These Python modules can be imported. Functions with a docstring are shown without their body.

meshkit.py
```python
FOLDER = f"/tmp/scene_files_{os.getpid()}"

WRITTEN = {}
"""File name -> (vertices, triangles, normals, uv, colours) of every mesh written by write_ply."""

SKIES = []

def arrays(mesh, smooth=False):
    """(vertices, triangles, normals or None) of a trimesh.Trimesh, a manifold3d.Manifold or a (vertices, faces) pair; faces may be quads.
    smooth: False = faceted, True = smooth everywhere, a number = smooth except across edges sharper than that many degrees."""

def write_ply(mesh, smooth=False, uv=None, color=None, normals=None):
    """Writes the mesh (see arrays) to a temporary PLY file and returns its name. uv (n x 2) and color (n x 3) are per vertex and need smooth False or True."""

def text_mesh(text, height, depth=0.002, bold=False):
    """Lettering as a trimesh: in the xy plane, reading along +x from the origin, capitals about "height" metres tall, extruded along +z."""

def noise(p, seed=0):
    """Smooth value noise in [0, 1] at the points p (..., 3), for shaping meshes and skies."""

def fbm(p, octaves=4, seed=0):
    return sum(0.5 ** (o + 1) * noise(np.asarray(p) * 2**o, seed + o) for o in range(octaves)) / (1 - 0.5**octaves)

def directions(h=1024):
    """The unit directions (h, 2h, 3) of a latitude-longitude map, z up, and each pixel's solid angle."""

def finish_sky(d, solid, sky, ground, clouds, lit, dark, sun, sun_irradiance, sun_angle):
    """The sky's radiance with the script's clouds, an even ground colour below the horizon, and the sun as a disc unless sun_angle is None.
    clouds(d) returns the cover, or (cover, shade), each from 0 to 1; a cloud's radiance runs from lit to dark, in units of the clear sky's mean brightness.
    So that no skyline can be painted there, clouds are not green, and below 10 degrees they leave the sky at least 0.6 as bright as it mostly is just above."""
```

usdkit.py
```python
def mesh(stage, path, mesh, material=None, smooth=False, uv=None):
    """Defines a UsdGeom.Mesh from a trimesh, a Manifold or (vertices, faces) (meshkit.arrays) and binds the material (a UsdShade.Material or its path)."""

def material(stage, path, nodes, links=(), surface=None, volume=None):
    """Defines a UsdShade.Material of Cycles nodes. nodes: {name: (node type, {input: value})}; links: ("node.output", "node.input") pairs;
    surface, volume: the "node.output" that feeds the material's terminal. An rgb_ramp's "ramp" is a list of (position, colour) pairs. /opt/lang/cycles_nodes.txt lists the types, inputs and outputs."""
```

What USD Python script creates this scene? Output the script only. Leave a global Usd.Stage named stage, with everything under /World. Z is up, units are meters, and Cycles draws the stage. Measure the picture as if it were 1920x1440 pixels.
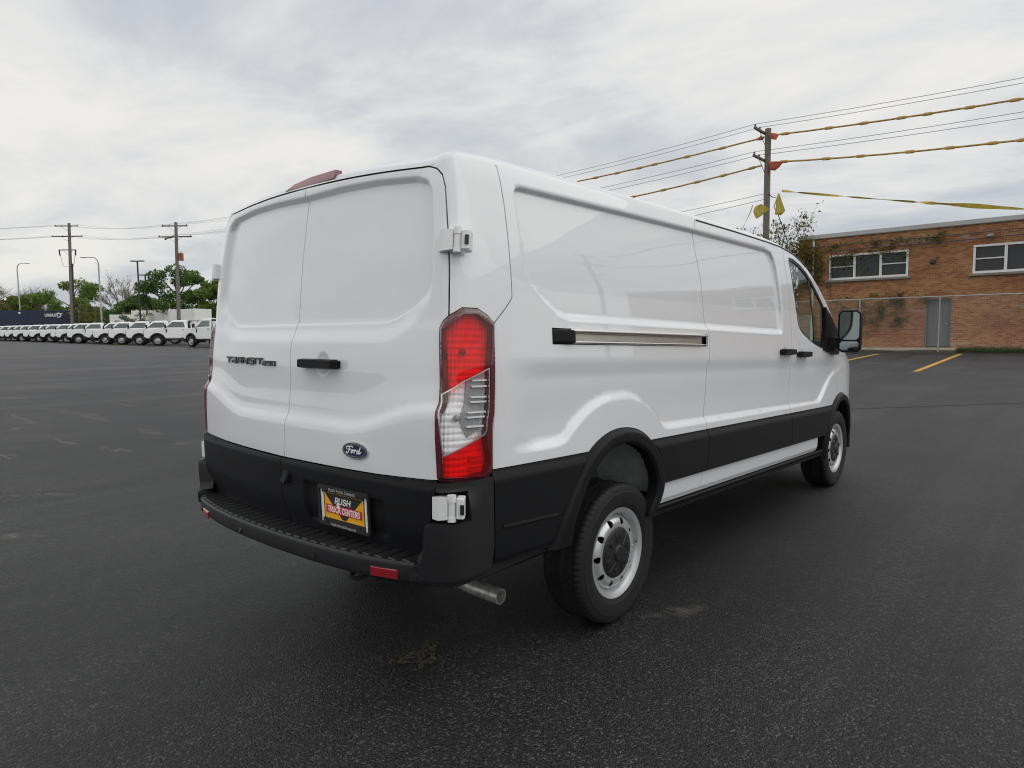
import math, random
import numpy as np, trimesh, usdkit, meshkit, manifold3d as m3
from pxr import Usd, UsdGeom, UsdLux, UsdShade, Gf, Vt, Sdf
from scipy.interpolate import PchipInterpolator as PCH
from scipy.spatial import Delaunay
import shapely, shapely.affinity
from shapely.geometry import Polygon, LineString, Point, box as sbox, MultiPolygon
from shapely.ops import unary_union

stage = Usd.Stage.CreateInMemory()
UsdGeom.SetStageUpAxis(stage, UsdGeom.Tokens.z); UsdGeom.SetStageMetersPerUnit(stage, 1.0)
W = UsdGeom.Xform.Define(stage, '/World'); stage.SetDefaultPrim(W.GetPrim())
UsdGeom.Scope.Define(stage, '/World/Looks')

# ------------------------------------------------------------------ camera, sky, sun, exposure
EXPOSURE = 0.9
cam = UsdGeom.Camera.Define(stage, '/World/camera')
_C = (-1.52559, -2.73949, 1.46121)
_f = (.74447154, .66292364, -.07933707); _r = (.66437375, -.74732986, -.01027615); _u = (.06610326, .04505917, .99679488)
cam.AddTransformOp().Set(Gf.Matrix4d(*_r, 0, *_u, 0, -_f[0], -_f[1], -_f[2], 0, *_C, 1))
cam.CreateHorizontalApertureAttr(36.0); cam.CreateVerticalApertureAttr(27.0)
cam.CreateFocalLengthAttr(36.0 * 1230.1 / 1920); cam.CreateClippingRangeAttr(Gf.Vec2f(.05, 6000))
cam.CreateExposureAttr(EXPOSURE)

SUN_DIR = np.array([.42, -.72, .95]); SUN_DIR /= np.linalg.norm(SUN_DIR)   # towards the bright part of the cloud
el, az = math.asin(SUN_DIR[2]), math.atan2(SUN_DIR[0], SUN_DIR[1])
sky = UsdLux.DomeLight.Define(stage, '/World/sky')
sky.GetPrim().SetCustomDataByKey('kind', 'structure'); sky.GetPrim().SetCustomDataByKey('label', 'overcast grey sky with soft streaky cloud'); sky.GetPrim().SetCustomDataByKey('category', 'sky')
skm = usdkit.material(stage, '/World/Looks/sky', {
    'sk': ('sky_texture', {'sky_type': 'single_scattering', 'sun_disc': False, 'sun_elevation': el, 'sun_rotation': az}),
    'tc': ('texture_coordinate', {}),
    'sep': ('separate_xyz', {}),
    'zc': ('math', {'math_type': 'maximum', 'value2': 0.0}),
    'za': ('math', {'math_type': 'add', 'value2': 0.16}),
    'dx': ('math', {'math_type': 'divide'}), 'dy': ('math', {'math_type': 'divide'}),
    'cv': ('combine_xyz', {'z': 3.7}),
    'mp': ('mapping', {'rotation': (0, 0, .75), 'scale': (1.0, .68, 1.0)}),
    'n1': ('noise_texture', {'scale': 1.7, 'detail': 8.0, 'roughness': .58, 'distortion': .35}),
    'n2': ('noise_texture', {'scale': .55, 'detail': 3.0, 'roughness': .5}),
    'mx': ('mix_float', {'fac': .42}),
    'cr': ('rgb_ramp', {'ramp': [(0, (.58, .62, .67)), (.37, (.67, .705, .755)), (.45, (.80, .825, .85)), (.51, (.97, .97, .955)), (.59, (1.12, 1.09, 1.03)), (1, (1.22, 1.17, 1.08))]}),
    # an overcast sky is brighter overhead than at the horizon (CIE overcast)
    'ov': ('map_range', {'from_min': 0.0, 'from_max': 1.0, 'to_min': .95, 'to_max': 1.2}),
    'ml': ('mix', {'mix_type': 'multiply', 'fac': 1.0}),
    'sc': ('mix', {'mix_type': 'multiply', 'fac': 1.0, 'color2': (4.6, 4.6, 4.6)}),
    'mix': ('mix', {'fac': .94}),
    'bg': ('background_shader', {'strength': 0.09}),
}, [('tc.generated', 'sep.vector'), ('sep.z', 'zc.value1'), ('zc.value', 'za.value1'), ('sep.x', 'dx.value1'), ('za.value', 'dx.value2'), ('sep.y', 'dy.value1'), ('za.value', 'dy.value2'),
    ('dx.value', 'cv.x'), ('dy.value', 'cv.y'), ('cv.vector', 'mp.vector'), ('mp.vector', 'n1.vector'), ('mp.vector', 'n2.vector'),
    ('n1.fac', 'mx.a'), ('n2.fac', 'mx.b'), ('mx.result', 'cr.fac'), ('zc.value', 'ov.value'), ('cr.color', 'ml.color1'), ('ov.result', 'ml.color2'), ('ml.color', 'sc.color1'),
    ('sk.color', 'mix.color1'), ('sc.color', 'mix.color2'), ('mix.color', 'bg.color')], surface='bg.background')
UsdShade.MaterialBindingAPI.Apply(sky.GetPrim()).Bind(skm)
sun = UsdLux.DistantLight.Define(stage, '/World/sun')
sun.CreateIntensityAttr(0.12); sun.CreateAngleAttr(75.0); sun.CreateColorAttr(Gf.Vec3f(1.0, .97, .92)); sun.CreateNormalizeAttr(True)
_z = SUN_DIR; _x = np.cross([0, 0, 1.], _z); _x /= np.linalg.norm(_x); _y = np.cross(_z, _x)
sun.AddTransformOp().Set(Gf.Matrix4d(*_x, 0, *_y, 0, *_z, 0, 0, 0, 30, 1))

# ------------------------------------------------------------------ helpers
_used = {}
def numbered(parent, name):
    k = (parent, name); n = _used.get(k, -1) + 1; _used[k] = n
    return name if n == 0 else f'{name}_{n:03d}'
def pth(parent): return '/World' if parent is None else (parent if isinstance(parent, str) else str(parent.GetPath()))
def tag(p, label=None, cat=None, group=None, kind=None):
    for k, v in (('label', label), ('category', cat), ('group', group), ('kind', kind)):
        if v: p.SetCustomDataByKey(k, v)
    return p
def thing(name, label, cat, loc=(0, 0, 0), rz=0, group=None, parent=None):
    p = pth(parent); x = UsdGeom.Xform.Define(stage, p + '/' + numbered(p, name))
    x.AddTranslateOp().Set(Gf.Vec3d(*map(float, loc))); x.AddRotateZOp().Set(math.degrees(rz))
    return tag(x.GetPrim(), label, cat, group)
def copy_of(src, loc, rz, label, group=None):
    cd = src.GetCustomData()
    n = src.GetName().rstrip('0123456789').rstrip('_')
    x = UsdGeom.Xform.Define(stage, '/World/' + numbered('/World', n))
    x.AddTranslateOp().Set(Gf.Vec3d(*map(float, loc))); x.AddRotateZOp().Set(math.degrees(rz))
    p = x.GetPrim(); p.GetReferences().AddInternalReference(src.GetPath()); p.SetInstanceable(True)
    return tag(p, label, cd.get('category'), group or cd.get('group'))
def obj(name, mesh, mat, parent=None, smooth=False, normals=None):
    p = pth(parent); path = p + '/' + numbered(p, name)
    m = usdkit.mesh(stage, path, mesh, mat, smooth)
    if normals is not None:
        m.CreateNormalsAttr(Vt.Vec3fArray.FromNumpy(np.asarray(normals, np.float32))); m.SetNormalsInterpolation('vertex')
    return m.GetPrim()
def cat(meshes):
    vs, fs, o = [], [], 0
    for m in meshes:
        v, f = (m.vertices, m.faces) if hasattr(m, 'faces') else m
        v = np.asarray(v, float); f = np.asarray(f, int)
        if f.shape[1] == 4: f = np.vstack([f[:, [0, 1, 2]], f[:, [0, 2, 3]]])
        vs.append(v); fs.append(f + o); o += len(v)
    return np.vstack(vs), np.vstack(fs)
def bx(c, s, rz=0, ch=0.0):
    """A box of size s about c; ch > 0 chamfers its edges."""
    s = np.asarray(s, float)
    if ch > 0:
        ch = min(ch, .45 * s.min())
        pts = [np.array([sx * (s[0] / 2 - (ch if a != 0 else 0)), sy * (s[1] / 2 - (ch if a != 1 else 0)), sz * (s[2] / 2 - (ch if a != 2 else 0))]) for sx in (-1, 1) for sy in (-1, 1) for sz in (-1, 1) for a in range(3)]
        m = trimesh.convex.convex_hull(np.array(pts)); v, f = np.array(m.vertices), np.array(m.faces)
    else:
        m = trimesh.creation.box(s); v, f = np.array(m.vertices), np.array(m.faces)
    c_, s_ = math.cos(rz), math.sin(rz)
    v = v @ np.array([[c_, s_, 0], [-s_, c_, 0], [0, 0, 1]]) + np.asarray(c, float)
    return v, f
def tube(pts, rad, n=8, cap=True):
    """A tube along pts; rad a number or one per point."""
    pts = np.asarray(pts, float); rad = np.broadcast_to(rad, len(pts))
    t = np.gradient(pts, axis=0); t /= np.linalg.norm(t, axis=1)[:, None]
    up = np.array([0, 0, 1.]) if abs(t[0][2]) < .9 else np.array([1., 0, 0])
    vs = []
    a = np.arange(n) * 2 * np.pi / n
    for i in range(len(pts)):
        x = np.cross(t[i], up); x /= np.linalg.norm(x); y = np.cross(x, t[i]); up = y
        vs.append(pts[i] + rad[i] * (np.cos(a)[:, None] * x + np.sin(a)[:, None] * y))
    v = np.vstack(vs); f = []
    for i in range(len(pts) - 1):
        for k in range(n):
            k2 = (k + 1) % n; f.append((i * n + k, i * n + k2, (i + 1) * n + k2)); f.append((i * n + k, (i + 1) * n + k2, (i + 1) * n + k))
    if cap:
        b = len(v); v = np.vstack([v, pts[0], pts[-1]]); e = (len(pts) - 1) * n
        for k in range(n):
            k2 = (k + 1) % n; f.append((b, k2, k)); f.append((b + 1, e + k, e + k2))
    return v, np.array(f)
def lathe(prof, n=48, axis='y'):
    """Revolves (radius, along) pairs about the axis; closed only by the profile."""
    prof = np.asarray(prof, float); a = np.arange(n) * 2 * np.pi / n
    c, s = np.cos(a), np.sin(a)
    V = np.stack([prof[:, 0][:, None] * c, np.broadcast_to(prof[:, 1][:, None], (len(prof), n)), prof[:, 0][:, None] * s], -1)
    if axis == 'z': V = V[..., [0, 2, 1]]
    V = V.reshape(-1, 3); f = []
    for i in range(len(prof) - 1):
        for k in range(n):
            k2 = (k + 1) % n; f += [(i * n + k, (i + 1) * n + k2, i * n + k2), (i * n + k, (i + 1) * n + k, (i + 1) * n + k2)]
    return V, np.array(f)
def extrude(poly, h0, h1, to=None):
    """A shapely polygon extruded between h0 and h1 along z; to maps the points (n, 3) afterwards."""
    out = []
    for g in getattr(poly, 'geoms', [poly]):
        if g.is_empty: continue
        m = trimesh.creation.extrude_polygon(g, h1 - h0, engine='earcut'); v = np.array(m.vertices); v[:, 2] += h0
        out.append((v, np.array(m.faces)))
    v, f = cat(out)
    return (v if to is None else to(v)), f
def hull(pts):
    m = trimesh.convex.convex_hull(np.asarray(pts, float)); return np.array(m.vertices), np.array(m.faces)
def moved(m, loc=(0, 0, 0), rz=0):
    v, f = m; c_, s_ = math.cos(rz), math.sin(rz)
    return np.asarray(v) @ np.array([[c_, s_, 0], [-s_, c_, 0], [0, 0, 1]]) + np.asarray(loc, float), f
def ball(c, r, sub=1, sc=(1, 1, 1)):
    m = trimesh.creation.icosphere(sub, r); return np.array(m.vertices) * sc + np.asarray(c, float), np.array(m.faces)
def text(t, height, width=None, depth=.002, bold=False):
    m = meshkit.text_mesh(t, height, depth, bold); v = np.array(m.vertices)
    v[:, 0] -= v[:, 0].min()
    if width: v[:, 0] *= width / v[:, 0].max()
    return v, np.array(m.faces)

def ground_z(x, y):
    d = np.hypot(np.asarray(x, float) - 2, np.asarray(y, float) + .5)
    return .02 * (np.clip(d, 7, 30) - 7) + .006 * (np.clip(d, 30, 140) - 30)

# ------------------------------------------------------------------ materials
M = {}
def mat(name, color, rough=.5, metal=0.0, coat=0.0, spec=.5, bump=None, var=None, **kw):
    """A principled material; var = (scale, amount) varies its colour by noise, bump = (scale, distance) gives it relief."""
    nodes = {'p': ('principled_bsdf', dict(base_color=color, roughness=rough, metallic=metal, coat_weight=coat, specular_ior_level=spec, **kw)), 'g': ('texture_coordinate', {})}
    links = []
    if var:
        nodes['n'] = ('noise_texture', {'scale': var[0], 'detail': 5.0, 'roughness': .6})
        lo = tuple(c * (1 - var[1]) for c in color); hi = tuple(min(1, c * (1 + var[1])) for c in color)
        nodes['r'] = ('rgb_ramp', {'ramp': [(.3, lo), (.7, hi)]})
        links += [('g.object', 'n.vector'), ('n.fac', 'r.fac'), ('r.color', 'p.base_color')]
    if bump:
        nodes['bn'] = ('noise_texture', {'scale': bump[0], 'detail': 2.0}); nodes['b'] = ('bump', {'distance': bump[1], 'strength': .6})
        links += [('g.object', 'bn.vector'), ('bn.fac', 'b.height'), ('b.normal', 'p.normal')]
    M[name] = usdkit.material(stage, '/World/Looks/' + name, nodes, links, surface='p.BSDF')
    return M[name]
mat('white_paint', (.735, .75, .77), .32, coat=1.0, coat_roughness=.0, coat_ior=1.65, var=(2.0, .012))
mat('white_plain', (.74, .745, .75), .4, coat=.4)
mat('black_plastic', (.0052, .0055, .0066), .5, spec=.19, bump=(900, .0006), var=(6, .15))
mat('step_plastic', (.0095, .0098, .011), .42, spec=.42, bump=(700, .0006))
mat('black_smooth', (.012, .012, .013), .3)
mat('dark_inner', (.012, .012, .013), .9)
mat('grey_inner', (.16, .165, .17), .8, var=(9, .3))
mat('well_paint', (.42, .43, .44), .55, var=(14, .25))
mat('rubber', (.008, .008, .0085), .6, spec=.35, bump=(240, .001), var=(30, .25))
mat('steel_silver', (.56, .57, .58), .36, metal=.75, var=(20, .06))
mat('chrome', (.72, .70, .66), .16, metal=1.0)
mat('track_metal', (.55, .53, .48), .32, metal=1.0, var=(12, .1))
mat('pipe_metal', (.55, .54, .51), .42, metal=.9, var=(30, .35), bump=(120, .001))
mat('hub_black', (.008, .008, .008), .34)
mat('lens_border', (.050, .003, .006), .06, coat=1.0)
mat('reflector_red', (.20, .004, .010), .12, coat=1.0)
mat('third_lamp', (.11, .010, .018), .12, coat=1.0)
mat('emblem_blue', (.006, .008, .035), .15, coat=1.0)
mat('plate_white', (.85, .85, .85), .4); mat('plate_yellow', (.85, .43, .02), .45); mat('plate_red', (.55, .03, .025), .45); mat('plate_black', (.014, .014, .015), .5)
mat('frame_print', (.42, .42, .42), .5)
mat('seat_cloth', (.05, .05, .055), .9); mat('dash', (.03, .03, .032), .7)
mat('under', (.016, .016, .017), .8)
mat('mirror_glass', (.30, .34, .34), .02, metal=1.0)
def glass(name, tint=(.8, .9, .88), refl=(1, 1, 1)):
    M[name] = usdkit.material(stage, '/World/Looks/' + name, {
        't': ('transparent_bsdf', {'color': tint}), 'g': ('glossy_bsdf', {'color': refl, 'roughness': 0.005}), 'l': ('layer_weight', {'blend': .5}), 'q': ('math', {'math_type': 'power', 'value2': 5.0}),
        'a': ('math', {'math_type': 'multiply_add', 'value2': .95, 'value3': .05}), 'm': ('mix_closure', {})},
        [('l.facing', 'q.value1'), ('q.value', 'a.value1'), ('a.value', 'm.fac'), ('t.BSDF', 'm.closure1'), ('g.BSDF', 'm.closure2')], surface='m.closure')
glass('window_glass', (.80, .87, .85)); glass('red_lens', (.98, .018, .03)); glass('clear_lens', (.96, .96, .97)); glass('dark_pane', (.35, .38, .38))
def reflector(name, color, rough, metal):
    M[name] = usdkit.material(stage, '/World/Looks/' + name, {
        'tc': ('texture_coordinate', {}), 'mp': ('mapping', {'rotation': (0, 0, 0), 'scale': (1, 1, 1)}),
        'v': ('voronoi_texture', {'scale': 55.0, 'metric': 'chebychev', 'randomness': .35}), 'w': ('wave_texture', {'scale': 22.0, 'wave_type': 'bands', 'bands_direction': 'z'}), 'mf': ('mix_float', {'fac': .5}),
        'b': ('bump', {'distance': .003, 'strength': .3}), 'p': ('principled_bsdf', {'base_color': color, 'roughness': rough, 'metallic': metal})},
        [('tc.object', 'mp.vector'), ('mp.vector', 'v.vector'), ('mp.vector', 'w.vector'), ('v.distance', 'mf.a'), ('w.fac', 'mf.b'), ('mf.result', 'b.height'), ('b.normal', 'p.normal')], surface='p.BSDF')
mat('lamp_dark', (.30, .305, .31), .25, coat=.5)
reflector('lamp_reflector', (.95, .95, .95), .25, .0)


def sst(a, b, x):
    t = np.clip((np.asarray(x, float) - a) / (b - a), 0, 1)
    return t * t * (3 - 2 * t)
PLAN = np.array([(0,0),(.004,.24),(.016,.48),(.036,.72),(.060,.92),(.066,.945),(.077,.965),(.096,.981),(.125,.991),(.18,1.001),(.30,1.013),(.45,1.019),(.7,1.022),(1.2,1.022),(2.4,1.022),(3.5,1.022),(4.3,1.020),(4.8,1.008),(5.1,.990),(5.4,.955),(5.6,.91),(5.75,.85),(5.84,.78)])
SA = np.r_[0, np.cumsum(np.hypot(*np.diff(PLAN, axis=0).T))]
FX, FY = PCH(SA, PLAN[:, 0]), PCH(SA, PLAN[:, 1])
FXd, FYd = FX.derivative(), FY.derivative()
HZ = PCH([.2,.5,.7,.95,1.3,1.5,1.6,1.7,1.8,1.9,2.0,2.06,2.12,2.2], [.975,.985,.998,1.0,.998,.991,.987,.9815,.972,.9585,.943,.932,.915,.88])
XR = PCH([.2,.6,.66,.75,.85,.92,1.0,1.060,1.072,1.10,1.112,1.15,1.22,1.33,1.42,1.47,1.51,1.62,1.77,1.91,2.01,2.08,2.2], [.005,.0,-.005,-.011,-.013,-.013,-.009,-.004,-.001,.014,.0185,.023,.030,.035,.042,.049,.057,.069,.086,.106,.122,.136,.16])
KZ = PCH([.2,.9,1.5,1.75,2.05,2.2], [.033,.033,.033,.02,.006,.004])
_sd = np.linspace(0, SA[-1], 4000); _xd = FX(_sd); _yd = FY(_sd)
def s_x(x): return np.interp(x, _xd, _sd)
def s_y(y): return np.interp(y, _yd[_xd < .12], _sd[_xd < .12])
def body(s, z, D=None, side=-1):
    s = np.asarray(s, float); z = np.asarray(z, float)
    px, py = FX(np.abs(s)), FY(np.abs(s)); tx, ty = FXd(np.abs(s)), FYd(np.abs(s)); l = np.hypot(tx, ty)
    fade = 1 - sst(.06, .5, px)
    dz = .11 * sst(.45, .95, py) * sst(.93, 1.1, z) * (1 - sst(1.15, 1.42, z)) * fade
    x = px + XR(z - dz) * fade; y = py * HZ(z)
    if D is not None:
        d = D(s, px, py, z); x = x - ty / l * d; y = y + tx / l * d
    lift = 0.0
    if side > 0:      # the empty van leans a touch to its left
        y = y * (1 + .030 * np.clip(z - 1.3, 0, .9)); lift = .024 * sst(1.4, 2.1, z) * np.clip(y, 0, 1)
    return np.stack([x, side * np.sign(s + 1e-12) * y, z + lift - KZ(z) * x], -1)
# ------------------------------------------------------------------ the van: its skin as one surface over (s along the outline from the rear centre, z)
_cx = np.array([.2, .42, .66, .72, .76, .83, .926, 1.025, 1.13, 1.25, 1.354, 1.45, 1.526, 1.578, 1.625, 1.70, 2.2, 3.2, 4.22, 4.30, 4.36, 4.46, 4.55, 4.66, 4.78, 4.95, 5.2, 5.45, 5.6, 6.2])
_cz = np.array([.972, .976, .978, .983, .993, 1.043, 1.102, 1.139, 1.158, 1.161, 1.141, 1.097, 1.054, 1.011, .982, .970, .967, .965, .962, .970, .996, 1.063, 1.125, 1.180, 1.212, 1.225, 1.20, 1.13, 1.08, 1.0])
CREST = PCH(_cx, _cz); CRESTd = CREST.derivative()
REC = np.array([(.50, 1.919), (.498, 2.02), (.51, 2.045), (.545, 2.054), (1.5, 2.056), (2.1, 2.055), (3.22, 2.047), (3.30, 2.035), (3.345, 1.995), (3.372, 1.93), (3.40, 1.79), (3.43, 1.60), (3.425, 1.545), (3.39, 1.524), (2.2, 1.526), (.80, 1.526), (.725, 1.54), (.62, 1.60), (.545, 1.66), (.505, 1.74)])
RD1 = np.array([(-.2, 2.076), (0, 2.077), (.3, 2.080), (.555, 2.075), (.77, 2.060), (.838, 2.045), (.868, 2.018), (.879, 1.88), (.879, 1.66), (.853, 1.61), (.786, 1.559), (.70, 1.52), (.65, 1.505), (.60, 1.501), (.37, 1.50), (-.2, 1.50)])
RD2 = np.array([(-.2, 2.093), (0, 2.094), (.3, 2.098), (.555, 2.092), (.80, 2.073), (.86, 2.05), (.886, 2.01), (.893, 1.88), (.892, 1.66), (.885, 1.585), (.83, 1.509), (.74, 1.45), (.708, 1.434), (.65, 1.421), (.60, 1.418), (.385, 1.416), (-.2, 1.416)])
PLATE_REC = np.array([(.18, .83), (.245, .83), (.71, .818), (.715, .66), (.185, .645)])
def sdf(poly, x, y):
    """Distance to a closed polygon's edge, positive inside."""
    x, y = np.broadcast_arrays(np.asarray(x, float), np.asarray(y, float)); sh = x.shape; P = np.stack([x.ravel(), y.ravel()], -1)
    d2 = np.full(len(P), 1e9); ins = np.zeros(len(P), bool)
    for a, b in zip(poly, np.roll(poly, -1, 0)):
        e = b - a; w = P - a; t = np.clip((w @ e) / (e @ e), 0, 1); q = w - t[:, None] * e
        d2 = np.minimum(d2, (q * q).sum(1))
        c = ((a[1] <= P[:, 1]) != (b[1] <= P[:, 1]))
        xi = a[0] + (P[:, 1] - a[1]) * (b[0] - a[0]) / (b[1] - a[1] + 1e-15)
        ins ^= c & (P[:, 0] < xi)
    return np.where(ins, np.sqrt(d2), -np.sqrt(d2)).reshape(sh)
def cup(px, z, c, r, d):
    q = np.hypot(px - c[0], z - c[1]) / r
    return -d * np.clip(1 - q * q, 0, 1) ** .8 * (q < 1)
def rec_w(px, z):
    bot = 1 - sst(1.58, 1.68, z); back = (1 - sst(.55, .85, px)) * (1 - sst(1.98, 2.03, z))
    return .011 + .006 * (px > 3.2) + bot * .034 + back * .012 * (1 - bot)
def D_body(s, px, py, z, cups=True):
    d = np.zeros(np.broadcast(s, z).shape)
    side = px > .2
    ms = sst(.34, .62, px)
    dist = 1.1 * (z - CREST(np.clip(px, .2, 6.2))) / np.sqrt(1 + CRESTd(np.clip(px, .2, 6.2)) ** 2)
    low = -.024 * sst(.0, .06, dist) * (1 - .35 * sst(1.08, 1.27, z) - .65 * sst(1.275, 1.37, z)) * (1 - sst(4.75, 5.15, px))
    sd = sdf(REC, px, z); up = -.024 * sst(0, 1, sd / rec_w(px, z))
    h = (cup(px, z, (3.466, 1.405), .042, .010) if cups else 0) + cup(px, z, (3.832, 1.388), .042, .010)
    d = np.where(side, ms * low + up + h, 0)
    rear = px < .13
    b = np.clip(z, 1.3, 2.2); r2 = sdf(RD2, py, z); r1 = sdf(RD1, py, z)
    wb = .022 + .053 * (1 - sst(1.56, 1.64, z))
    dr = -.019 * sst(0, 1, r2 / wb) - .009 * sst(0, .012, r1) + (cup(py, z, (.258, 1.334), .050, .010) if cups else 0)
    return d + np.where(rear, dr, 0)
D_body_left = lambda s, px, py, z: D_body(s, px, py, z, False)
def D_clad(s, px, py, z):   # side cladding, its upper edge a chamfer that faces up
    return .016 - .020 * sst(.892, .942, z) - .004 * sst(.60, .56, z)
def D_reardclad(s, px, py, z):
    return .020 - .012 * sst(.885, .915, z) - .030 * sst(.74, .60, z) - .016 * sst(0, .014, sdf(PLATE_REC, py, z))
def D_reardclad_left(s, px, py, z): return .020 - .012 * sst(.885, .915, z) - .030 * sst(.74, .60, z)
def const(c):
    return lambda s, px, py, z: np.full(np.broadcast(s, z).shape, c)

def polymesh(poly, fn, step=.02, flange=.012, flip=False, feats=()):
    """Triangulates a polygon of the (s, z) plane, lays it on the surface fn, and folds its edges inwards by flange. Returns (v, f, normals)."""
    V, F, N = [], [], []; o = 0
    for g in getattr(poly, 'geoms', [poly]):
        if g.is_empty or g.area < 1e-5: continue
        g = g.simplify(.0004).segmentize(step)
        rings = [np.array(g.exterior.coords)[:-1]] + [np.array(i.coords)[:-1] for i in g.interiors]
        x0, y0, x1, y1 = g.bounds
        gx, gy = np.meshgrid(np.arange(x0, x1 + step, step), np.arange(y0, y1 + step, step * .87)); gx = gx + (np.arange(gx.shape[0]) % 2)[:, None] * step / 2
        pts = np.stack([gx.ravel(), gy.ravel()], -1)
        core = g.buffer(-step * .3)
        fl = [l.intersection(core) for l in feats]; fl = [l for l in fl if not l.is_empty]
        fp = []
        for l in fl:
            for q in getattr(l, 'geoms', [l]):
                if q.length > .004: fp.append(shapely.get_coordinates(q.segmentize(.016)))
        keep = g.buffer(-step * .45)
        if fl: keep = keep.difference(unary_union([l.buffer(step * .42) for l in fl]))
        if fp: pts = np.vstack([pts[shapely.contains_xy(keep, pts[:, 0], pts[:, 1])]] + fp); ins = np.ones(len(pts), bool)
        else: ins = shapely.contains_xy(keep, pts[:, 0], pts[:, 1])
        bnd = np.vstack(rings); P = np.vstack([bnd, pts[ins]])
        T = Delaunay(P + np.random.default_rng(1).normal(0, 1e-7, P.shape)).simplices
        c = P[T].mean(1); T = T[shapely.contains_xy(g, c[:, 0], c[:, 1])]
        a = P[T]; cr = (a[:, 1, 0] - a[:, 0, 0]) * (a[:, 2, 1] - a[:, 0, 1]) - (a[:, 1, 1] - a[:, 0, 1]) * (a[:, 2, 0] - a[:, 0, 0])
        T = T[np.abs(cr) > 1e-9]; cr = cr[np.abs(cr) > 1e-9]; T[cr < 0] = T[cr < 0][:, ::-1]
        X = fn(P[:, 0], P[:, 1]); e = 2e-3
        ds = fn(P[:, 0] + e, P[:, 1]) - fn(P[:, 0] - e, P[:, 1]); dz = fn(P[:, 0], P[:, 1] + e) - fn(P[:, 0], P[:, 1] - e)
        n = np.cross(ds, dz); n /= np.linalg.norm(n, axis=1)[:, None] + 1e-12
        if flip: n = -n; T = T[:, ::-1]
        V.append(X); F.append(T + o); N.append(n); o += len(X)
        if flange:
            k = 0
            for ri, ring in enumerate(rings):
                m = len(ring); idx = np.arange(k, k + m); k += m
                A = X[idx]; nn = n[idx]; B = A - nn * flange
                t = np.roll(A, -1, 0) - np.roll(A, 1, 0); en = np.cross(t, nn); en /= np.linalg.norm(en, axis=1)[:, None] + 1e-12
                area = 0.5 * np.sum(ring[:, 0] * np.roll(ring[:, 1], -1) - np.roll(ring[:, 0], -1) * ring[:, 1])
                if (area < 0) != (ri > 0): en = -en
                if ri > 0: en = -en if False else en
                V += [A, B]; N += [en, en]
                i = np.arange(m); j = (i + 1) % m
                F.append(np.vstack([np.stack([o + i, o + m + i, o + m + j], -1), np.stack([o + i, o + m + j, o + j], -1)])); o += 2 * m
    V, F, N = np.vstack(V), np.vstack(F), np.vstack(N)
    bad = (np.cross(V[F[:, 1]] - V[F[:, 0]], V[F[:, 2]] - V[F[:, 0]]) * N[F].sum(1)).sum(1) < 0
    F[bad] = F[bad][:, ::-1]
    return V, F, N
def skin(name, poly, mt, parent, D=None, side=-1, step=.02, flange=.012, feats=()):
    if D is None: D = D_body if side < 0 else D_body_left
    fn = lambda s, z: body(s, z, D, side)
    v, f, n = polymesh(poly, fn, step, flange, (side > 0), feats)
    return obj(name, (v, f), M[mt], parent, normals=n)
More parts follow.
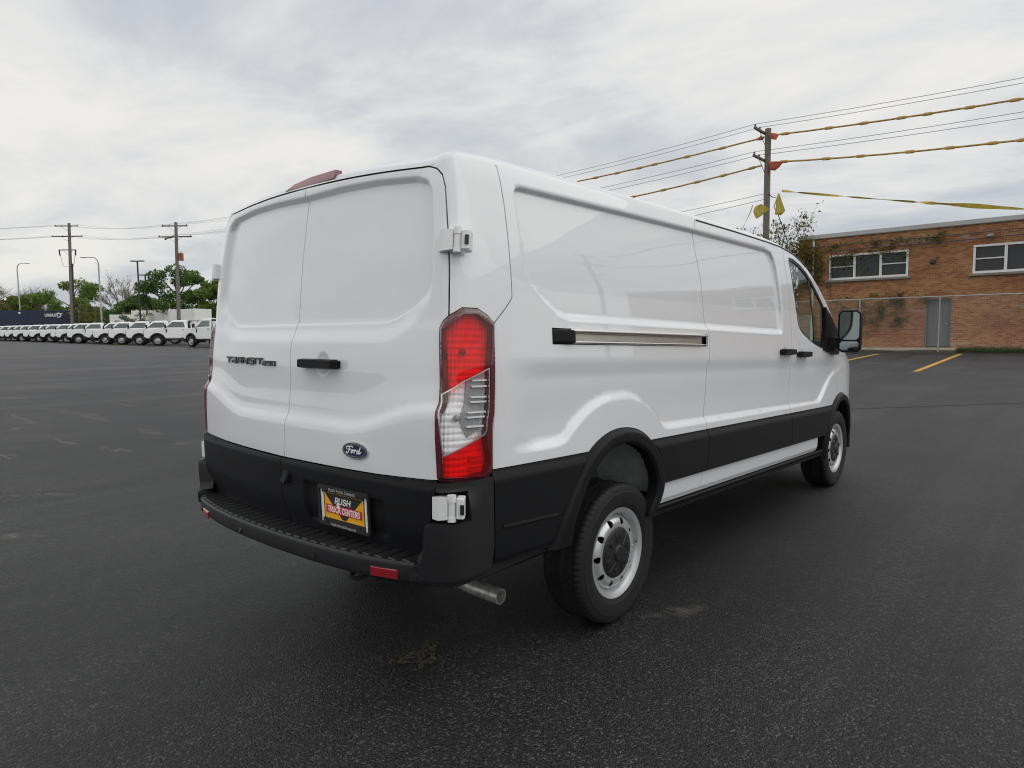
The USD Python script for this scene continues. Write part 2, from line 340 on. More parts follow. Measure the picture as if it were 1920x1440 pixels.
def on_skin(s, z, off=0.0, D=D_body, side=-1):
    """A frame on the skin: the point, the unit vectors along s and up, and the outward normal."""
    e = 2e-3; P = body(s, z, D, side); a = body(s + e, z, D, side) - body(s - e, z, D, side); b = body(s, z + e, D, side) - body(s, z - e, D, side)
    a /= np.linalg.norm(a); n = np.cross(a, b) * (1 if side < 0 else -1); n /= np.linalg.norm(n); b = np.cross(n, a) if side < 0 else np.cross(a, n)
    return P + n * off, a, b, n
def stick(mesh, s, z, off=0.0, D=D_body, side=-1, frame=None):
    """Puts a mesh modelled in (along, up, out) onto the skin."""
    P, a, b, n = frame or on_skin(s, z, off, D, side)
    v, f = mesh; v = np.asarray(v)
    v = P + v[:, :1] * a + v[:, 1:2] * b + v[:, 2:3] * n
    return v, (f if side < 0 else np.asarray(f)[:, ::-1])
def pline(pts): return LineString(pts)
def sx(*pts): return [(float(s_x(x)), z) for x, z in pts]
def sy(*pts): return [(float(s_y(y)), z) for y, z in pts]

ztop_rear = lambda y: 2.130 - .030 * (np.asarray(y) / .86) ** 2
SMAX = float(SA[-1]) - .02
# outline of the whole skin (one side) in (s, z)
_ty = np.linspace(-.0, .985, 30)
TOP = [(float(s_y(y)), float(ztop_rear(min(y, .86))) + .022 * float(sst(.86, .985, y))) for y in _ty] + sx((.2, 2.122), (.4, 2.122), (1.2, 2.123), (2.1, 2.121), (2.72, 2.114), (3.275, 2.102), (3.517, 2.092), (3.764, 2.062), (3.946, 2.018), (4.117, 1.950), (4.3, 1.868), (4.5, 1.765), (4.75, 1.625), (4.93, 1.505), (5.0, 1.452), (5.15, 1.40), (5.35, 1.325), (5.5, 1.25), (5.62, 1.16), (5.72, 1.05), (5.79, .93))
OUT = Polygon(TOP + sx((5.80, .60), (5.3, .56), (3, .57), (.8, .55), (.3, .56)) + sy((.9, .58), (0, .58)) + [(0, .58)])
SEAM = .0033
DOORSEAM = pline(sy((0, 2.128)) + [(float(s_y(y)), float(ztop_rear(y)) - .004) for y in (.2, .4, .6, .75, .83)] + sy((.864, 2.098), (.905, 2.084), (.931, 2.056), (.945, 2.008), (.954, 1.85), (.960, 1.72), (.963, 1.52), (.940, 1.484), (.941, 1.43), (.952, 1.19), (.960, .93), (.961, .922), (.953, .858), (.940, .757), (.92, .55)))
TAIL = Polygon(sy((.934, 1.484), (.943, 1.505), (.962, 1.526)) + sx((.120, 1.557), (.196, 1.557), (.253, 1.535), (.300, 1.505), (.303, 1.37), (.300, .942), (.288, .922), (.257, .911), (.150, .913)) + sy((.963, .921), (.958, .935), (.949, 1.19), (.937, 1.43)))
DSEAM = pline(sx((.376, 2.2), (.409, 2.11), (.420, 1.97), (.423, 1.63), (.421, 1.605), (.375, 1.564), (.296, 1.503)))
SLIDE = pline(sx((2.15, 2.2), (2.135, 2.115), (2.112, 2.09), (2.106, 2.05), (2.118, 1.93), (2.148, 1.805), (2.163, 1.66), (2.176, 1.55), (2.186, 1.46), (2.182, 1.38), (2.170, 1.30), (2.166, 1.12), (2.152, 1.02), (2.150, .955), (2.164, .89), (2.150, .80), (2.131, .70), (2.118, .684), (2.073, .577), (2.06, .5)))
BSEAM = pline(sx((3.535, 2.2), (3.545, 2.05), (3.558, 1.82), (3.60, 1.56), (3.613, 1.42), (3.602, 1.25), (3.596, 1.0), (3.598, .71), (3.585, .68), (3.535, .6), (3.53, .5)))
FSEAM = pline(sx((4.70, 1.75), (4.735, 1.55), (4.76, 1.40), (4.80, 1.25), (4.812, 1.10), (4.812, .9), (4.76, .60), (4.76, .5)))
WINDOW = Polygon(sx((3.637, 1.985), (3.641, 2.018), (3.66, 2.028), (3.751, 2.023), (3.90, 1.992), (4.042, 1.945), (4.16, 1.890), (4.261, 1.832), (4.392, 1.757), (4.52, 1.68), (4.66, 1.59), (4.745, 1.525), (4.752, 1.50), (4.735, 1.455), (4.70, 1.425), (4.318, 1.442), (4.15, 1.468), (4.037, 1.498), (3.88, 1.54), (3.805, 1.566), (3.755, 1.60), (3.727, 1.65), (3.694, 1.746)))
CLADLINE = .940
RAILSLOT = Polygon(sx((.672, 1.499), (1.4, 1.501), (2.1655, 1.503), (2.1655, 1.434), (1.4, 1.431), (.672, 1.428)))
FLARE_OUT = sx((.640, .54), (.649, .56), (.695, .655), (.765, .765), (.849, .868), (.915, .932), (1.004, .986), (1.12, 1.022), (1.235, 1.028), (1.37, 1.004), (1.476, .952), (1.56, .872), (1.605, .785), (1.618, .70), (1.60, .63), (1.56, .57), (1.53, .54))
FLARE_IN = sx((1.46, .54), (1.475, .58), (1.516, .635), (1.533, .72), (1.50, .80), (1.445, .865), (1.355, .920), (1.27, .946), (1.192, .952), (1.10, .938), (1.03, .906), (.943, .845), (.86, .745), (.81, .655), (.785, .54))
def smooth_path(p, n=90):
    from scipy.interpolate import CubicSpline
    p = np.array(p); t = np.r_[0, np.cumsum(np.hypot(*np.diff(p, axis=0).T))]; return [tuple(q) for q in CubicSpline(t, p)(np.linspace(0, t[-1], n))]
FLARE_OUT, FLARE_IN = smooth_path(FLARE_OUT), smooth_path(FLARE_IN)
REARARCH = Polygon(FLARE_OUT + [(s, z) for s, z in reversed(FLARE_OUT[-1:])]); REAR_OUT = Polygon(FLARE_OUT); REAR_IN = Polygon(FLARE_IN)
FC, FR1, FR2 = (4.985, .515), .525, .450
_a = np.linspace(math.radians(-5), math.radians(185), 40)
def _arc(R, zs=1.0): return sx(*[(FC[0] + R * math.cos(a), FC[1] + R * zs * math.sin(a)) for a in _a])
FRONT_OUT = Polygon(_arc(FR1) + sx((4.45, .45), (5.5, .45))); FRONT_IN = Polygon(_arc(FR2) + sx((4.535, .40), (5.44, .40)))
ARCHES = unary_union([REAR_OUT, FRONT_OUT])
cut = lambda g, *lines: g.difference(unary_union([l.buffer(SEAM) for l in lines]))
def piece(g, s, z):
    """The part of g nearest to the point."""
    return min(getattr(g, 'geoms', [g]), key=lambda q: q.distance(Point(s, z)))
above = sbox(-1, CLADLINE + .001, 9, 3); below = sbox(-1, 0, 9, CLADLINE - .001); band = sbox(-1, .694, 9, CLADLINE - .001); rock = sbox(-1, .572, 9, .691)

def contour(poly, ws, conv=None):
    g = Polygon(poly if conv is None else [(conv(x), z) for x, z in poly]); return [g.buffer(-w).exterior for w in ws]
def circ(x, z, r, conv): return [LineString([(float(conv(x + q * math.cos(t))), z + q * math.sin(t)) for t in np.linspace(0, 2 * math.pi, 25)]) for q in (r, r * .8, r * .5)]
fxs = lambda x: float(s_x(x)); fys = lambda y: float(s_y(y)) if y > 0 else y
FEAT_SIDE = contour(REC, (0.0, .0055, .011, .022), fxs) + [LineString([(fxs(x), float(CREST(x)) + o) for x in np.linspace(.25, 5.5, 200)]) for o in (0, .011, .022, .033, .045)] + [LineString([(fxs(.3), z), (fxs(5.6), z)]) for z in (1.526, 1.548, 1.574, 1.28, 1.36)]
FEAT_REAR = contour(RD1, (0, .006, .012), fys) + contour(RD2, (0, .011, .022, .05, .075), fys) + circ(.258, 1.334, .056, fys)
FEAT_HANDLES = circ(3.466, 1.405, .046, fxs) + circ(3.832, 1.388, .046, fxs)
FEAT_PLATE = contour(PLATE_REC, (0, .007, .014), fys)
van = thing('cargo_van', 'large white cargo van with closed rear doors parked in the foreground', 'van')
base_reg = OUT.difference(TAIL.buffer(.003))
upper = base_reg.difference(ARCHES)
SIDES = ((-1, ''), (1, ''))
HY = lambda y: float(s_y(y))
for side, _ in SIDES:
    # rear door, upper (white) with lower cladding
    dz = Polygon([(.0022, .60)] + [(.0022, 2.2)] + list(DOORSEAM.coords)[1:8]) if False else None
    reg = cut(base_reg, DOORSEAM)
    reg = reg.intersection(sbox(.0022, 0, SMAX, 3))
    door_all = piece(reg, .4, 1.3)
    dclad_line = pline(sy((0, .905), (.43, .908), (.66, .911), (.97, .924)))
    dsplit = door_all.difference(dclad_line.buffer(.0012))
    door = skin('rear_door', piece(dsplit, .4, 1.3), 'white_paint', van, None, side, .018, feats=FEAT_REAR)
    skin('door_cladding', piece(dsplit, .4, .7), 'black_plastic', door, D_reardclad if side < 0 else D_reardclad_left, side, .018, feats=FEAT_PLATE)
    # corner pillar, quarter panel, sliding door, front door, fender
    pil = piece(cut(base_reg, DOORSEAM, DSEAM).intersection(sbox(0, .95, SMAX, 3)), float(s_x(.25)), 1.8)
    skin('corner_pillar', pil, 'white_paint', van, None, side, .014)
    sidereg = cut(upper, DSEAM, DOORSEAM)
    whole = sidereg.intersection(sbox(float(s_x(.2)), 0, SMAX, 3))
    whole = piece(whole.difference(Polygon(sx((.0, 0), (.0, .93), (.297, .93), (.297, 0)))), float(s_x(1)), 1.3)
    if side < 0:
        parts = cut(whole.difference(WINDOW.buffer(.0)), SLIDE, BSEAM, FSEAM)
    else:
        parts = cut(whole.difference(WINDOW), BSEAM, FSEAM)
    ab, ban, roc = parts.intersection(above), parts.intersection(band), parts.intersection(rock)
    q = piece(ab, float(s_x(1.0)), 1.3)
    if side < 0: q = q.difference(RAILSLOT)
    qp = skin('side_panel', q, 'white_paint', van, None, side, .02, feats=FEAT_SIDE + FEAT_HANDLES)
    if side < 0:
        sl = skin('sliding_door', piece(ab, float(s_x(2.8)), 1.3), 'white_paint', van, None, side, .02, feats=FEAT_SIDE + FEAT_HANDLES)
    fd = skin('front_door', piece(ab, float(s_x(4.0)), 1.2), 'white_paint', van, None, side, .02, feats=FEAT_SIDE + FEAT_HANDLES)
    fe = skin('fender', piece(ab, float(s_x(5.0)), 1.25), 'white_paint', van, None, side, .02, feats=FEAT_SIDE)
    skin('side_cladding', piece(ban, float(s_x(.5)), .8).union(Polygon()), 'black_plastic', qp, D_clad, side, .02, .02)
    for xx, par in ((1.9, qp), (2.8, sl if side < 0 else None), (4.0, fd)):
        if par is None: continue
        skin('side_cladding', piece(ban, float(s_x(xx)), .8), 'black_plastic', par, D_clad, side, .02, .02)
        skin('rocker_strip', piece(roc, float(s_x(xx)), .63).intersection(sbox(0, 0, float(s_x(4.30)), 3)), 'white_paint', par, lambda s, px, py, z: -.004 - .012 * sst(.60, .57, z), side, .02)
    # the part of the rear cladding below .694 behind the wheel
    rl = piece(parts.intersection(sbox(-1, .556, float(s_x(.7)), .6925)), float(s_x(.45)), .63)
    skin('lower_cladding', rl, 'black_plastic', qp, lambda s, px, py, z: .016 - .012 * sst(.59, .556, z), side, .02, .03)
    g_ = Polygon(sx((.335, .706), (.68, .694), (.68, .703), (.34, .716)))
    skin('cladding_groove', g_, 'black_smooth', qp, const(.021), side, .02, .006)
    # wheel-arch flares
    def D_fl(O, I, dpt):
        oe, ie = LineString(O), LineString(I)
        def D(s, px, py, z):
            pts = shapely.points(*np.broadcast_arrays(np.asarray(s, float), np.asarray(z, float))); a = shapely.distance(pts, oe); b = shapely.distance(pts, ie)
            return -.004 + dpt * sst(0, .024, a) - .012 * sst(.012, 0, b)
        return D
    rf = Polygon(FLARE_OUT + FLARE_IN)
    skin('wheel_arch', rf, 'black_plastic', van, D_fl(FLARE_OUT, FLARE_IN, .034), side, .016, .055, [LineString(FLARE_OUT).buffer(w).exterior for w in (.006, .014, .022)] + [LineString(FLARE_IN).buffer(w).exterior for w in (.006, .012)])
    fo, fi = _arc(FR1), _arc(FR2)
    skin('wheel_arch', Polygon(fo + fi[::-1]), 'black_plastic', van, D_fl(fo, fi, .032), side, .016, .055, [LineString(fo).buffer(w).exterior for w in (.006, .014, .022)] + [LineString(fi).buffer(w).exterior for w in (.006, .012)])
    # sill under the doors
    v, f = [], []
    xs = np.linspace(1.50, 4.44, 60); prof = [(-.03, .565), (.0, .566), (.006, .560), (.004, .548), (-.014, .546), (-.016, .541), (-.002, .539), (-.004, .515), (-.03, .505), (-.12, .500)]
    R = []
    for dd, z in prof:
        w = body(s_x(xs), np.full_like(xs, z), const(dd), side); R.append(w)
    R = np.stack(R); ns, nx = R.shape[:2]; idx = np.arange(ns * nx).reshape(ns, nx)
    f = np.stack([idx[:-1, :-1], idx[1:, :-1], idx[1:, 1:], idx[:-1, 1:]], -1).reshape(-1, 4)
    if side > 0: f = f[:, ::-1]
    obj('sill', (R.reshape(-1, 3), f), M['black_plastic'], van, 25)
    # window glass and its black frame, sail cover
    fr = WINDOW.difference(WINDOW.buffer(-.016))
    skin('window_seal', fr, 'black_smooth', fd, const(-.006), side, .02, .01)
    skin('window', WINDOW.buffer(-.012), 'window_glass', fd, const(-.013), side, .03, 0)
    div = pline(sx((4.085, 1.925), (4.13, 1.75), (4.19, 1.46))).buffer(.011, cap_style=2)
    skin('window_divider', div, 'black_smooth', fd, const(-.010), side, .02, .006)
    sail = Polygon(sx((4.43, 1.735), (4.52, 1.69), (4.66, 1.60), (4.75, 1.535), (4.76, 1.50), (4.74, 1.42), (4.70, 1.385), (4.36, 1.43), (4.40, 1.50), (4.43, 1.60)))
    skin('mirror_sail', sail, 'black_plastic', fd, lambda s, px, py, z: .012 + .03 * sst(4.35, 4.75, px), side, .02, .04)

# ------------------------------------------------------------------ roof, windscreen, bonnet, nose: the rest of the skin
def roof_surface():
    """Rings from the top edge of the sides inwards over the roof."""
    ss = np.concatenate([np.linspace(0, float(s_y(.9)), 24), np.linspace(float(s_y(.9)), float(s_x(.5)), 60)[1:], np.linspace(float(s_x(.5)), float(s_x(3.80)), 70)[1:]])
    tp = np.array(TOP); zt = np.interp(ss, tp[:, 0], tp[:, 1])
    lam = np.array([0, .004, .009, .016, .027, .042, .065, .11, .2, .35, .6, 1.0]); up = np.array([0, .010, .019, .0265, .033, .038, .043, .049, .056, .063, .069, .071])
    half = []
    for side in (-1, 1):
        E = body(ss, zt, None, side); n = len(ss)
        sp = np.zeros_like(E); sp[:, 0] = np.where(E[:, 0] < 1.1, 1.1, E[:, 0]); sp[:, 2] = 0
        ring = []
        for l, h in zip(lam, up):
            q = E.copy(); q[:, :2] = E[:, :2] + (sp[:, :2] - E[:, :2]) * l
            xr = np.clip(E[:, 0] / .4, 0, 1)
            q[:, 2] = E[:, 2] + h * (1 - .5 * sst(3.0, 3.9, E[:, 0])) * (.95 + .05 * xr)
            ring.append(q)
        half.append(np.stack(ring))
    L, Rr = half[1], half[0]
    G = np.concatenate([L[:, ::-1], Rr[:, 1:]], 1)      # rings x perimeter
    return G
G = roof_surface(); nr, npm = G.shape[:2]; idx = np.arange(nr * npm).reshape(nr, npm)
quads = np.stack([idx[:-1, :-1], idx[1:, :-1], idx[1:, 1:], idx[:-1, 1:]], -1).reshape(-1, 4)[:, ::-1]
roof = obj('roof', (G.reshape(-1, 3), quads), M['white_paint'], van, 40)
def ribbon(xs, ny=24, bow=.0, crown=.0, inset=0.0, lower=0.0):
    """A sheet across the van between the top edges of its two sides at the stations xs."""
    tp = np.array(TOP); s = s_x(np.asarray(xs)); z = np.interp(s, tp[:, 0], tp[:, 1]) - lower
    A = body(s, z, const(-.004), -1); B = body(s, z, const(-.004), 1); t = np.linspace(0, 1, ny); u = 1 - (2 * t - 1) ** 2
    cb = np.broadcast_to(bow, len(A)); cc = np.broadcast_to(crown, len(A))
    P = A[:, None] * (1 - t)[None, :, None] + B[:, None] * t[None, :, None]
    P[..., 0] += cb[:, None] * u; P[..., 2] += cc[:, None] * (1 - (2 * t - 1) ** 4)
    n, m = P.shape[:2]; idx = np.arange(n * m).reshape(n, m)
    return P.reshape(-1, 3), np.stack([idx[:-1, :-1], idx[:-1, 1:], idx[1:, 1:], idx[1:, :-1]], -1).reshape(-1, 4)[:, ::-1]
xs = np.linspace(3.70, 4.02, 8); v, f = ribbon(xs, 24, np.linspace(0.02, .16, 8), np.linspace(.054, .05, 8)); obj('roof_front', (v, f), M['white_paint'], roof, 40)
xs = np.linspace(4.02, 4.95, 20); v, f = ribbon(xs, 24, np.linspace(.16, .22, 20), np.linspace(.046, .01, 20)); obj('windscreen', (v, f), M['window_glass'], van, 40)
xs = np.r_[np.linspace(4.95, 5.5, 10), 5.60, 5.67, 5.72]; v, f = ribbon(xs, 24, np.linspace(.16, .06, 13), np.linspace(.03, .07, 13)); obj('bonnet', (v, f), M['white_paint'], van, 40)
# nose below the bonnet
def nose(z0, z1, off, y0=-.8, y1=.8, n=20, m=6):
    y = np.linspace(y0, y1, n); z = np.linspace(z1, z0, m); Y, Z = np.meshgrid(y, z)
    X = 5.80 + .12 * (1 - (Y / .8) ** 2) + off - .12 * sst(.8, 1.05, Z) + 0 * Z
    i = np.arange(n * m).reshape(m, n)
    return np.stack([X, Y, Z], -1).reshape(-1, 3), np.stack([i[:-1, :-1], i[1:, :-1], i[1:, 1:], i[:-1, 1:]], -1).reshape(-1, 4)
obj('grille', cat([nose(.55, .92, -.02)] + [bx((5.89 - .10 * 0, 0, z), (.03, 1.15, .025)) for z in (.62, .70, .78, .86)]), M['black_smooth'], van, 40)
obj('front_bumper', cat([nose(.25, .56, .05, -.83, .83)] + [hull([(5.60, s * .80, .25), (5.60, s * .93, .27), (5.60, s * .93, .56), (5.60, s * .80, .56), (5.86, s * .78, .27), (5.86, s * .78, .54), (5.78, s * .86, .28), (5.78, s * .86, .55)]) for s in (-1, 1)]), M['black_plastic'], van, 40)
for s in (-1, 1):
    obj('headlight', hull([(5.60, s * .86, .78), (5.60, s * .88, .98), (5.72, s * .80, .98), (5.88, s * .55, .84), (5.88, s * .55, .76), (5.80, s * .78, .72)]), M['clear_lens'], van)
obj('nose_panel', nose(.92, 1.02, -.03), M['white_paint'], van, 40)

# tail lamps: a dark red rim round a faceted reflector behind red and clear lenses
INNER = Polygon(sy((.950, 1.475)) + sx((.118, 1.533), (.180, 1.537), (.272, 1.494), (.271, 1.40), (.262, 1.331), (.262, 1.30), (.262, 1.093), (.262, 1.05), (.278, .975), (.252, .926), (.151, .929)) + sy((.975, .939), (.972, 1.015), (.958, 1.241)))
CL = Polygon(sy((.957, 1.238)) + sx((.125, 1.284), (.256, 1.333), (.260, 1.10), (.250, 1.082), (.151, 1.042)) + sy((.973, 1.014)))
def roll(edge, h, w):
    def D(s, px, py, z):
        d = shapely.distance(shapely.points(np.asarray(s, float), np.asarray(z, float)), edge); return h * sst(0, w, d) + .002
    return D
for side, _ in SIDES:
    rim = skin('tail_light', TAIL.difference(INNER), 'lens_border', van, roll(TAIL.exterior, .014, .016), side, .010, .03)
    lens = INNER.buffer(-.0008)
    up_, lo_ = [g for g in sorted(lens.difference(CL.buffer(.002)).geoms, key=lambda g: -g.area)][:2]
    if up_.centroid.y < lo_.centroid.y: up_, lo_ = lo_, up_
    skin('red_lens', up_, 'red_lens', rim, const(.0145), side, .012, .0)
    skin('clear_lens', CL, 'clear_lens', rim, const(.0145), side, .012, .0)
    skin('red_lens', lo_, 'red_lens', rim, const(.0145), side, .012, .0)
    wav = lambda s, px, py, z: -.020 + .004 * np.abs(np.sin(z * 130)) + .003 * np.abs(np.sin(np.asarray(s) * 150)) + .006 * np.cos((np.asarray(s) - 1.08) * 26)
    skin('reflector', INNER.buffer(.012), 'lamp_reflector', rim, wav, side, .0045, .0)
    s0 = float(s_x(.16)); s1 = float(s_x(.252))
    bars = Polygon()
    for z in (1.285, 1.262, 1.222, 1.204, 1.165, 1.147, 1.112): bars = bars.union(sbox(s0 + .015, z, s1, z + .006))
    for z in (1.000, .985, .962, .948): bars = bars.union(sbox(s0 + .03, z, s1 - .01, z + .004))
    for bar in bars.geoms: skin('lens_rib', bar, 'plate_white', rim, const(.006), side, .02, .012)
    dk = Polygon([(s0 - .012, 1.30), (s1 - .012, 1.318), (s1 - .012, 1.10), (s0 + .02, 1.068), (s0 - .012, 1.13)])
    skin('dark_reflector', dk.buffer(-.004), 'lamp_dark', rim, const(-.004), side, .02, .01)
    skin('reflector_edge', CL.exterior.buffer(.0022), 'chrome', rim, const(.0152), side, .012, .004)
    for z in (1.395, 1.15): obj('bulb', stick(ball((0, 0, 0), .013, 2), float(s_x(.135)), z, -.004, const(0), side), M['lamp_dark'], rim, True)

# the sliding door's rail on the right
skin('rail_recess', RAILSLOT.buffer(.004), 'dark_inner', van, const(-.03), -1, .03, 0)
rail = skin('door_rail', Polygon(sx((.80, 1.487), (2.11, 1.492), (2.11, 1.446), (.80, 1.441))), 'track_metal', van, const(-.013), -1, .03, .01)
for za, zb, r_ in ((1.4895, 1.4945, .0115), (1.4395, 1.4425, .0075)):
    xs_ = np.linspace(.79, 2.145, 12); obj('rail_lip', tube(body(s_x(xs_), np.linspace(za, zb, 12), const(.004), -1), np.r_[[r_] * 11, r_ * .4], 12), M['chrome'], rail, 40)
skin('rail_cap', Polygon(sx((.674, 1.497), (.80, 1.496), (.812, 1.489), (.812, 1.441), (.80, 1.432), (.674, 1.430))), 'black_plastic', rail, lambda s, px, py, z: .004 + .016 * sst(.68, .80, px) - .008 * sst(.024, .034, np.abs(z - 1.4635)), -1, .008, .02)

# hinges: a leaf on the door, a knuckle, a bracket on the pillar
def hinge(s, z, h, side, dark=True):
    D = const(0); P, a, b, n = on_skin(s, z, 0, D, side); fr = (P, a, b, n)
    # modelled in a frame that faces straight back and out
    leaf = hull([(-.034, -h / 2 + .006, -.01), (-.034, h / 2 - .006, -.01), (-.028, h / 2 - .002, .020), (-.028, -h / 2 + .002, .020), (-.005, h / 2, .036), (.030, h / 2 - .004, .036), (.030, -h / 2 + .004, .036), (-.005, -h / 2, .036), (.03, -h / 2 + .004, -.02), (.03, h / 2 - .004, -.02)])
    kn = [tube([(.044, -h / 2, .022), (.044, h / 2, .022)], .014, 14), tube([(.044, h / 2 - .02, .022), (.044, h / 2 + .006, .022)], .0165, 14), tube([(.044, -h / 2 - .006, .022), (.044, -h / 2 + .012, .022)], .0165, 14)]
    br = [bx((.076, 0, .006), (.03, h * .92, .05), 0, .004)]
    p = obj('hinge', stick(leaf, s, z, frame=fr, side=side), M['white_plain'], van, 30)
    obj('hinge_pin', stick(cat(kn), s, z, frame=fr, side=side), M['white_plain'], p, 30)
    obj('hinge_bracket', stick(cat(br), s, z, frame=fr, side=side), M['white_plain'], p, 30)
    obj('hinge_slot', stick(bx((.083, -.002, .022), (.014, h * .42, .03)), s, z, frame=fr, side=side), M['black_smooth'], p)
for side, _ in SIDES:
    hinge(HY(.955), 1.797, .082, side)
    hinge(HY(.966), .826, .086, side)

# right rear door: handle, lettering, emblem; third lamp; camera
hs = HY(.252)
hp = obj('door_handle', stick(cat([hull([(sx_ * .130, sy_ * .021, .012) for sx_ in (-1, 1) for sy_ in (-1, 1)] + [(sx_ * .137, sy_ * .013, .024) for sx_ in (-1, 1) for sy_ in (-1, 1)] + [(sx_ * .120, sy_ * .016, .046) for sx_ in (-1, 1) for sy_ in (-1, 1)])] + [bx((s_ * .112, 0, .006), (.036, .032, .03), 0, .005) for s_ in (-1, 1)]), hs, 1.333, 0, const(0)), M['black_plastic'], van, 30)
obj('lock_cylinder', stick(tube([(-.112, -.001, .036), (-.112, -.001, .0415)], .009, 14), hs, 1.333, 0, const(0)), M['hub_black'], hp, 30)
def wrap_text(mesh, s0, z0, side, off, D=None, dirn=1, th=.004):
    """Lettering laid along the skin: x runs towards the viewer's right."""
    D = D or (D_body if side < 0 else D_body_left); v, f = mesh; v = np.array(v); sgn = s0 + dirn * v[:, 0]
    P = body(np.abs(sgn), z0 + v[:, 1], D, side); nx_ = on_skin(abs(float(sgn.mean())), z0, 0, D, side)[3]
    return P + nx_ * (off + v[:, 2:3]), (f if dirn * side < 0 else f)
# letters in a wide block face, drawn as strokes
def strokes(ls, w, joins=2): return unary_union([LineString(l).buffer(w / 2, cap_style=2 if joins == 2 else 1, join_style=joins) for l in ls])
WIDE = {'T': [[(-.02, .94), (1.02, .94)], [(.5, .94), (.5, 0)]], 'R': [[(.08, 0), (.08, .55)], [(-.02, .94), (.92, .94), (.92, .46), (.2, .46)], [(.5, .46), (.98, 0)]],
        'A': [[(.06, 0), (.06, .6), (.3, .94), (.92, .94), (.92, 0)], [(.2, .40), (.92, .40)]], 'N': [[(.06, 0), (.06, .94), (.18, .94), (.82, .06), (.94, .06), (.94, 1)]],
        'S': [[(1, .94), (.07, .94), (.07, .52), (.93, .48), (.93, .06), (0, .06)]], 'I': [[(.1, 0), (.1, 1)]],
        '2': [[(0, .94), (.93, .94), (.93, .5), (.07, .5), (.07, .06), (1, .06)]], '5': [[(1, .94), (.07, .94), (.07, .52), (.93, .52), (.93, .06), (0, .06)]], '0': [[(.07, .06), (.93, .06), (.93, .94), (.07, .94), (.07, 0)]]}
def wide_word(word, h, lw, gap, w):
    out, x = [], 0
    for ch in word:
        L = lw * (.2 if ch == 'I' else 1)
        g = strokes([[(x + p[0] * (lw if ch == 'I' else L), p[1] * h) for p in l] for l in WIDE[ch]], w); out.append(g); x += L + gap
    return out
def put_letters(polys, parent, s0, z0, side, dirn, off, th, mt, name):
    for g in polys:
        out = []
        for q in getattr(g.segmentize(.01), 'geoms', [g.segmentize(.01)]):
            m = trimesh.creation.extrude_polygon(q, th, engine='earcut'); out.append((np.array(m.vertices), np.array(m.faces)))
        v, f = cat(out)
        obj(name, wrap_text((v, f), s0, z0, side, off, dirn=dirn), M[mt], parent)
badge = thing('model_lettering', None, None, parent=van)
put_letters(wide_word('TRANSIT', .029, .058, .012, .0092), badge, HY(.690), 1.318, 1, -1, .002, .005, 'black_smooth', 'letter')
put_letters(wide_word('250', .0185, .036, .009, .006), badge, HY(.258), 1.3165, 1, -1, .002, .005, 'black_smooth', 'letter')
em = thing('emblem', None, None, parent=van)
EY, EZ = .526, .990
th_ = np.linspace(0, 2 * np.pi, 48, endpoint=False)
ell = lambda a, b: Polygon([(a * math.cos(t), b * math.sin(t)) for t in th_])
obj('emblem_rim', wrap_text(extrude(ell(.079, .0335), 0, .006), HY(EY), EZ, -1, .001), M['chrome'], em, 30)
obj('emblem_field', wrap_text(extrude(ell(.0735, .0285), 0, .0075), HY(EY), EZ, -1, .001), M['emblem_blue'], em)
obj('emblem_line', wrap_text(extrude(ell(.069, .0252).difference(ell(.0665, .0232)), 0, .0085), HY(EY), EZ, -1, .001), M['chrome'], em)
script = [[(-.040, -.012), (-.036, -.006), (-.030, .010), (-.026, .015)], [(-.049, .004), (-.050, .010), (-.044, .015), (-.030, .0145), (-.016, .017), (-.010, .014)], [(-.038, .002), (-.024, .004)], [(-.040, -.012), (-.046, -.013), (-.049, -.009)],
          [(-.010, .003), (-.017, .001), (-.020, -.006), (-.015, -.010), (-.009, -.006), (-.008, .001), (-.012, .003), (-.004, .0)], [(-.004, .000), (.003, .003), (.000, -.009)], [(.001, -.003), (.008, .003), (.013, .001)],
          [(.030, .001), (.022, .002), (.017, -.004), (.019, -.010), (.025, -.008), (.031, .002), (.037, .015)], [(.031, .002), (.029, -.009), (.036, -.008), (.042, -.003)]]
obj('emblem_script', wrap_text(extrude(strokes(script, .0042, 1), 0, .009), HY(EY), EZ, -1, .001), M['plate_white'], em)
obj('third_brake_light', hull([(.148, .19, 2.140), (.148, -.222, 2.138), (.150, -.226, 2.150), (.162, .13, 2.166), (.160, -.02, 2.176), (.160, -.218, 2.176), (.20, .17, 2.150), (.20, -.21, 2.160), (.20, .11, 2.172), (.20, -.205, 2.180)]), M['third_lamp'], van, 25)
obj('rear_camera', stick(cat([hull([(-.018, .030, 0), (.018, .030, 0), (-.024, -.012, 0), (.024, -.012, 0), (-.010, .034, .012), (.010, .034, .012), (-.022, -.014, .032), (.022, -.014, .032), (-.016, -.022, .01), (.016, -.022, .01)]), tube([(0, -.020, .020), (0, -.028, .026)], .009, 12)]), HY(.060), .822, .018, const(0)), M['black_plastic'], van, 25)

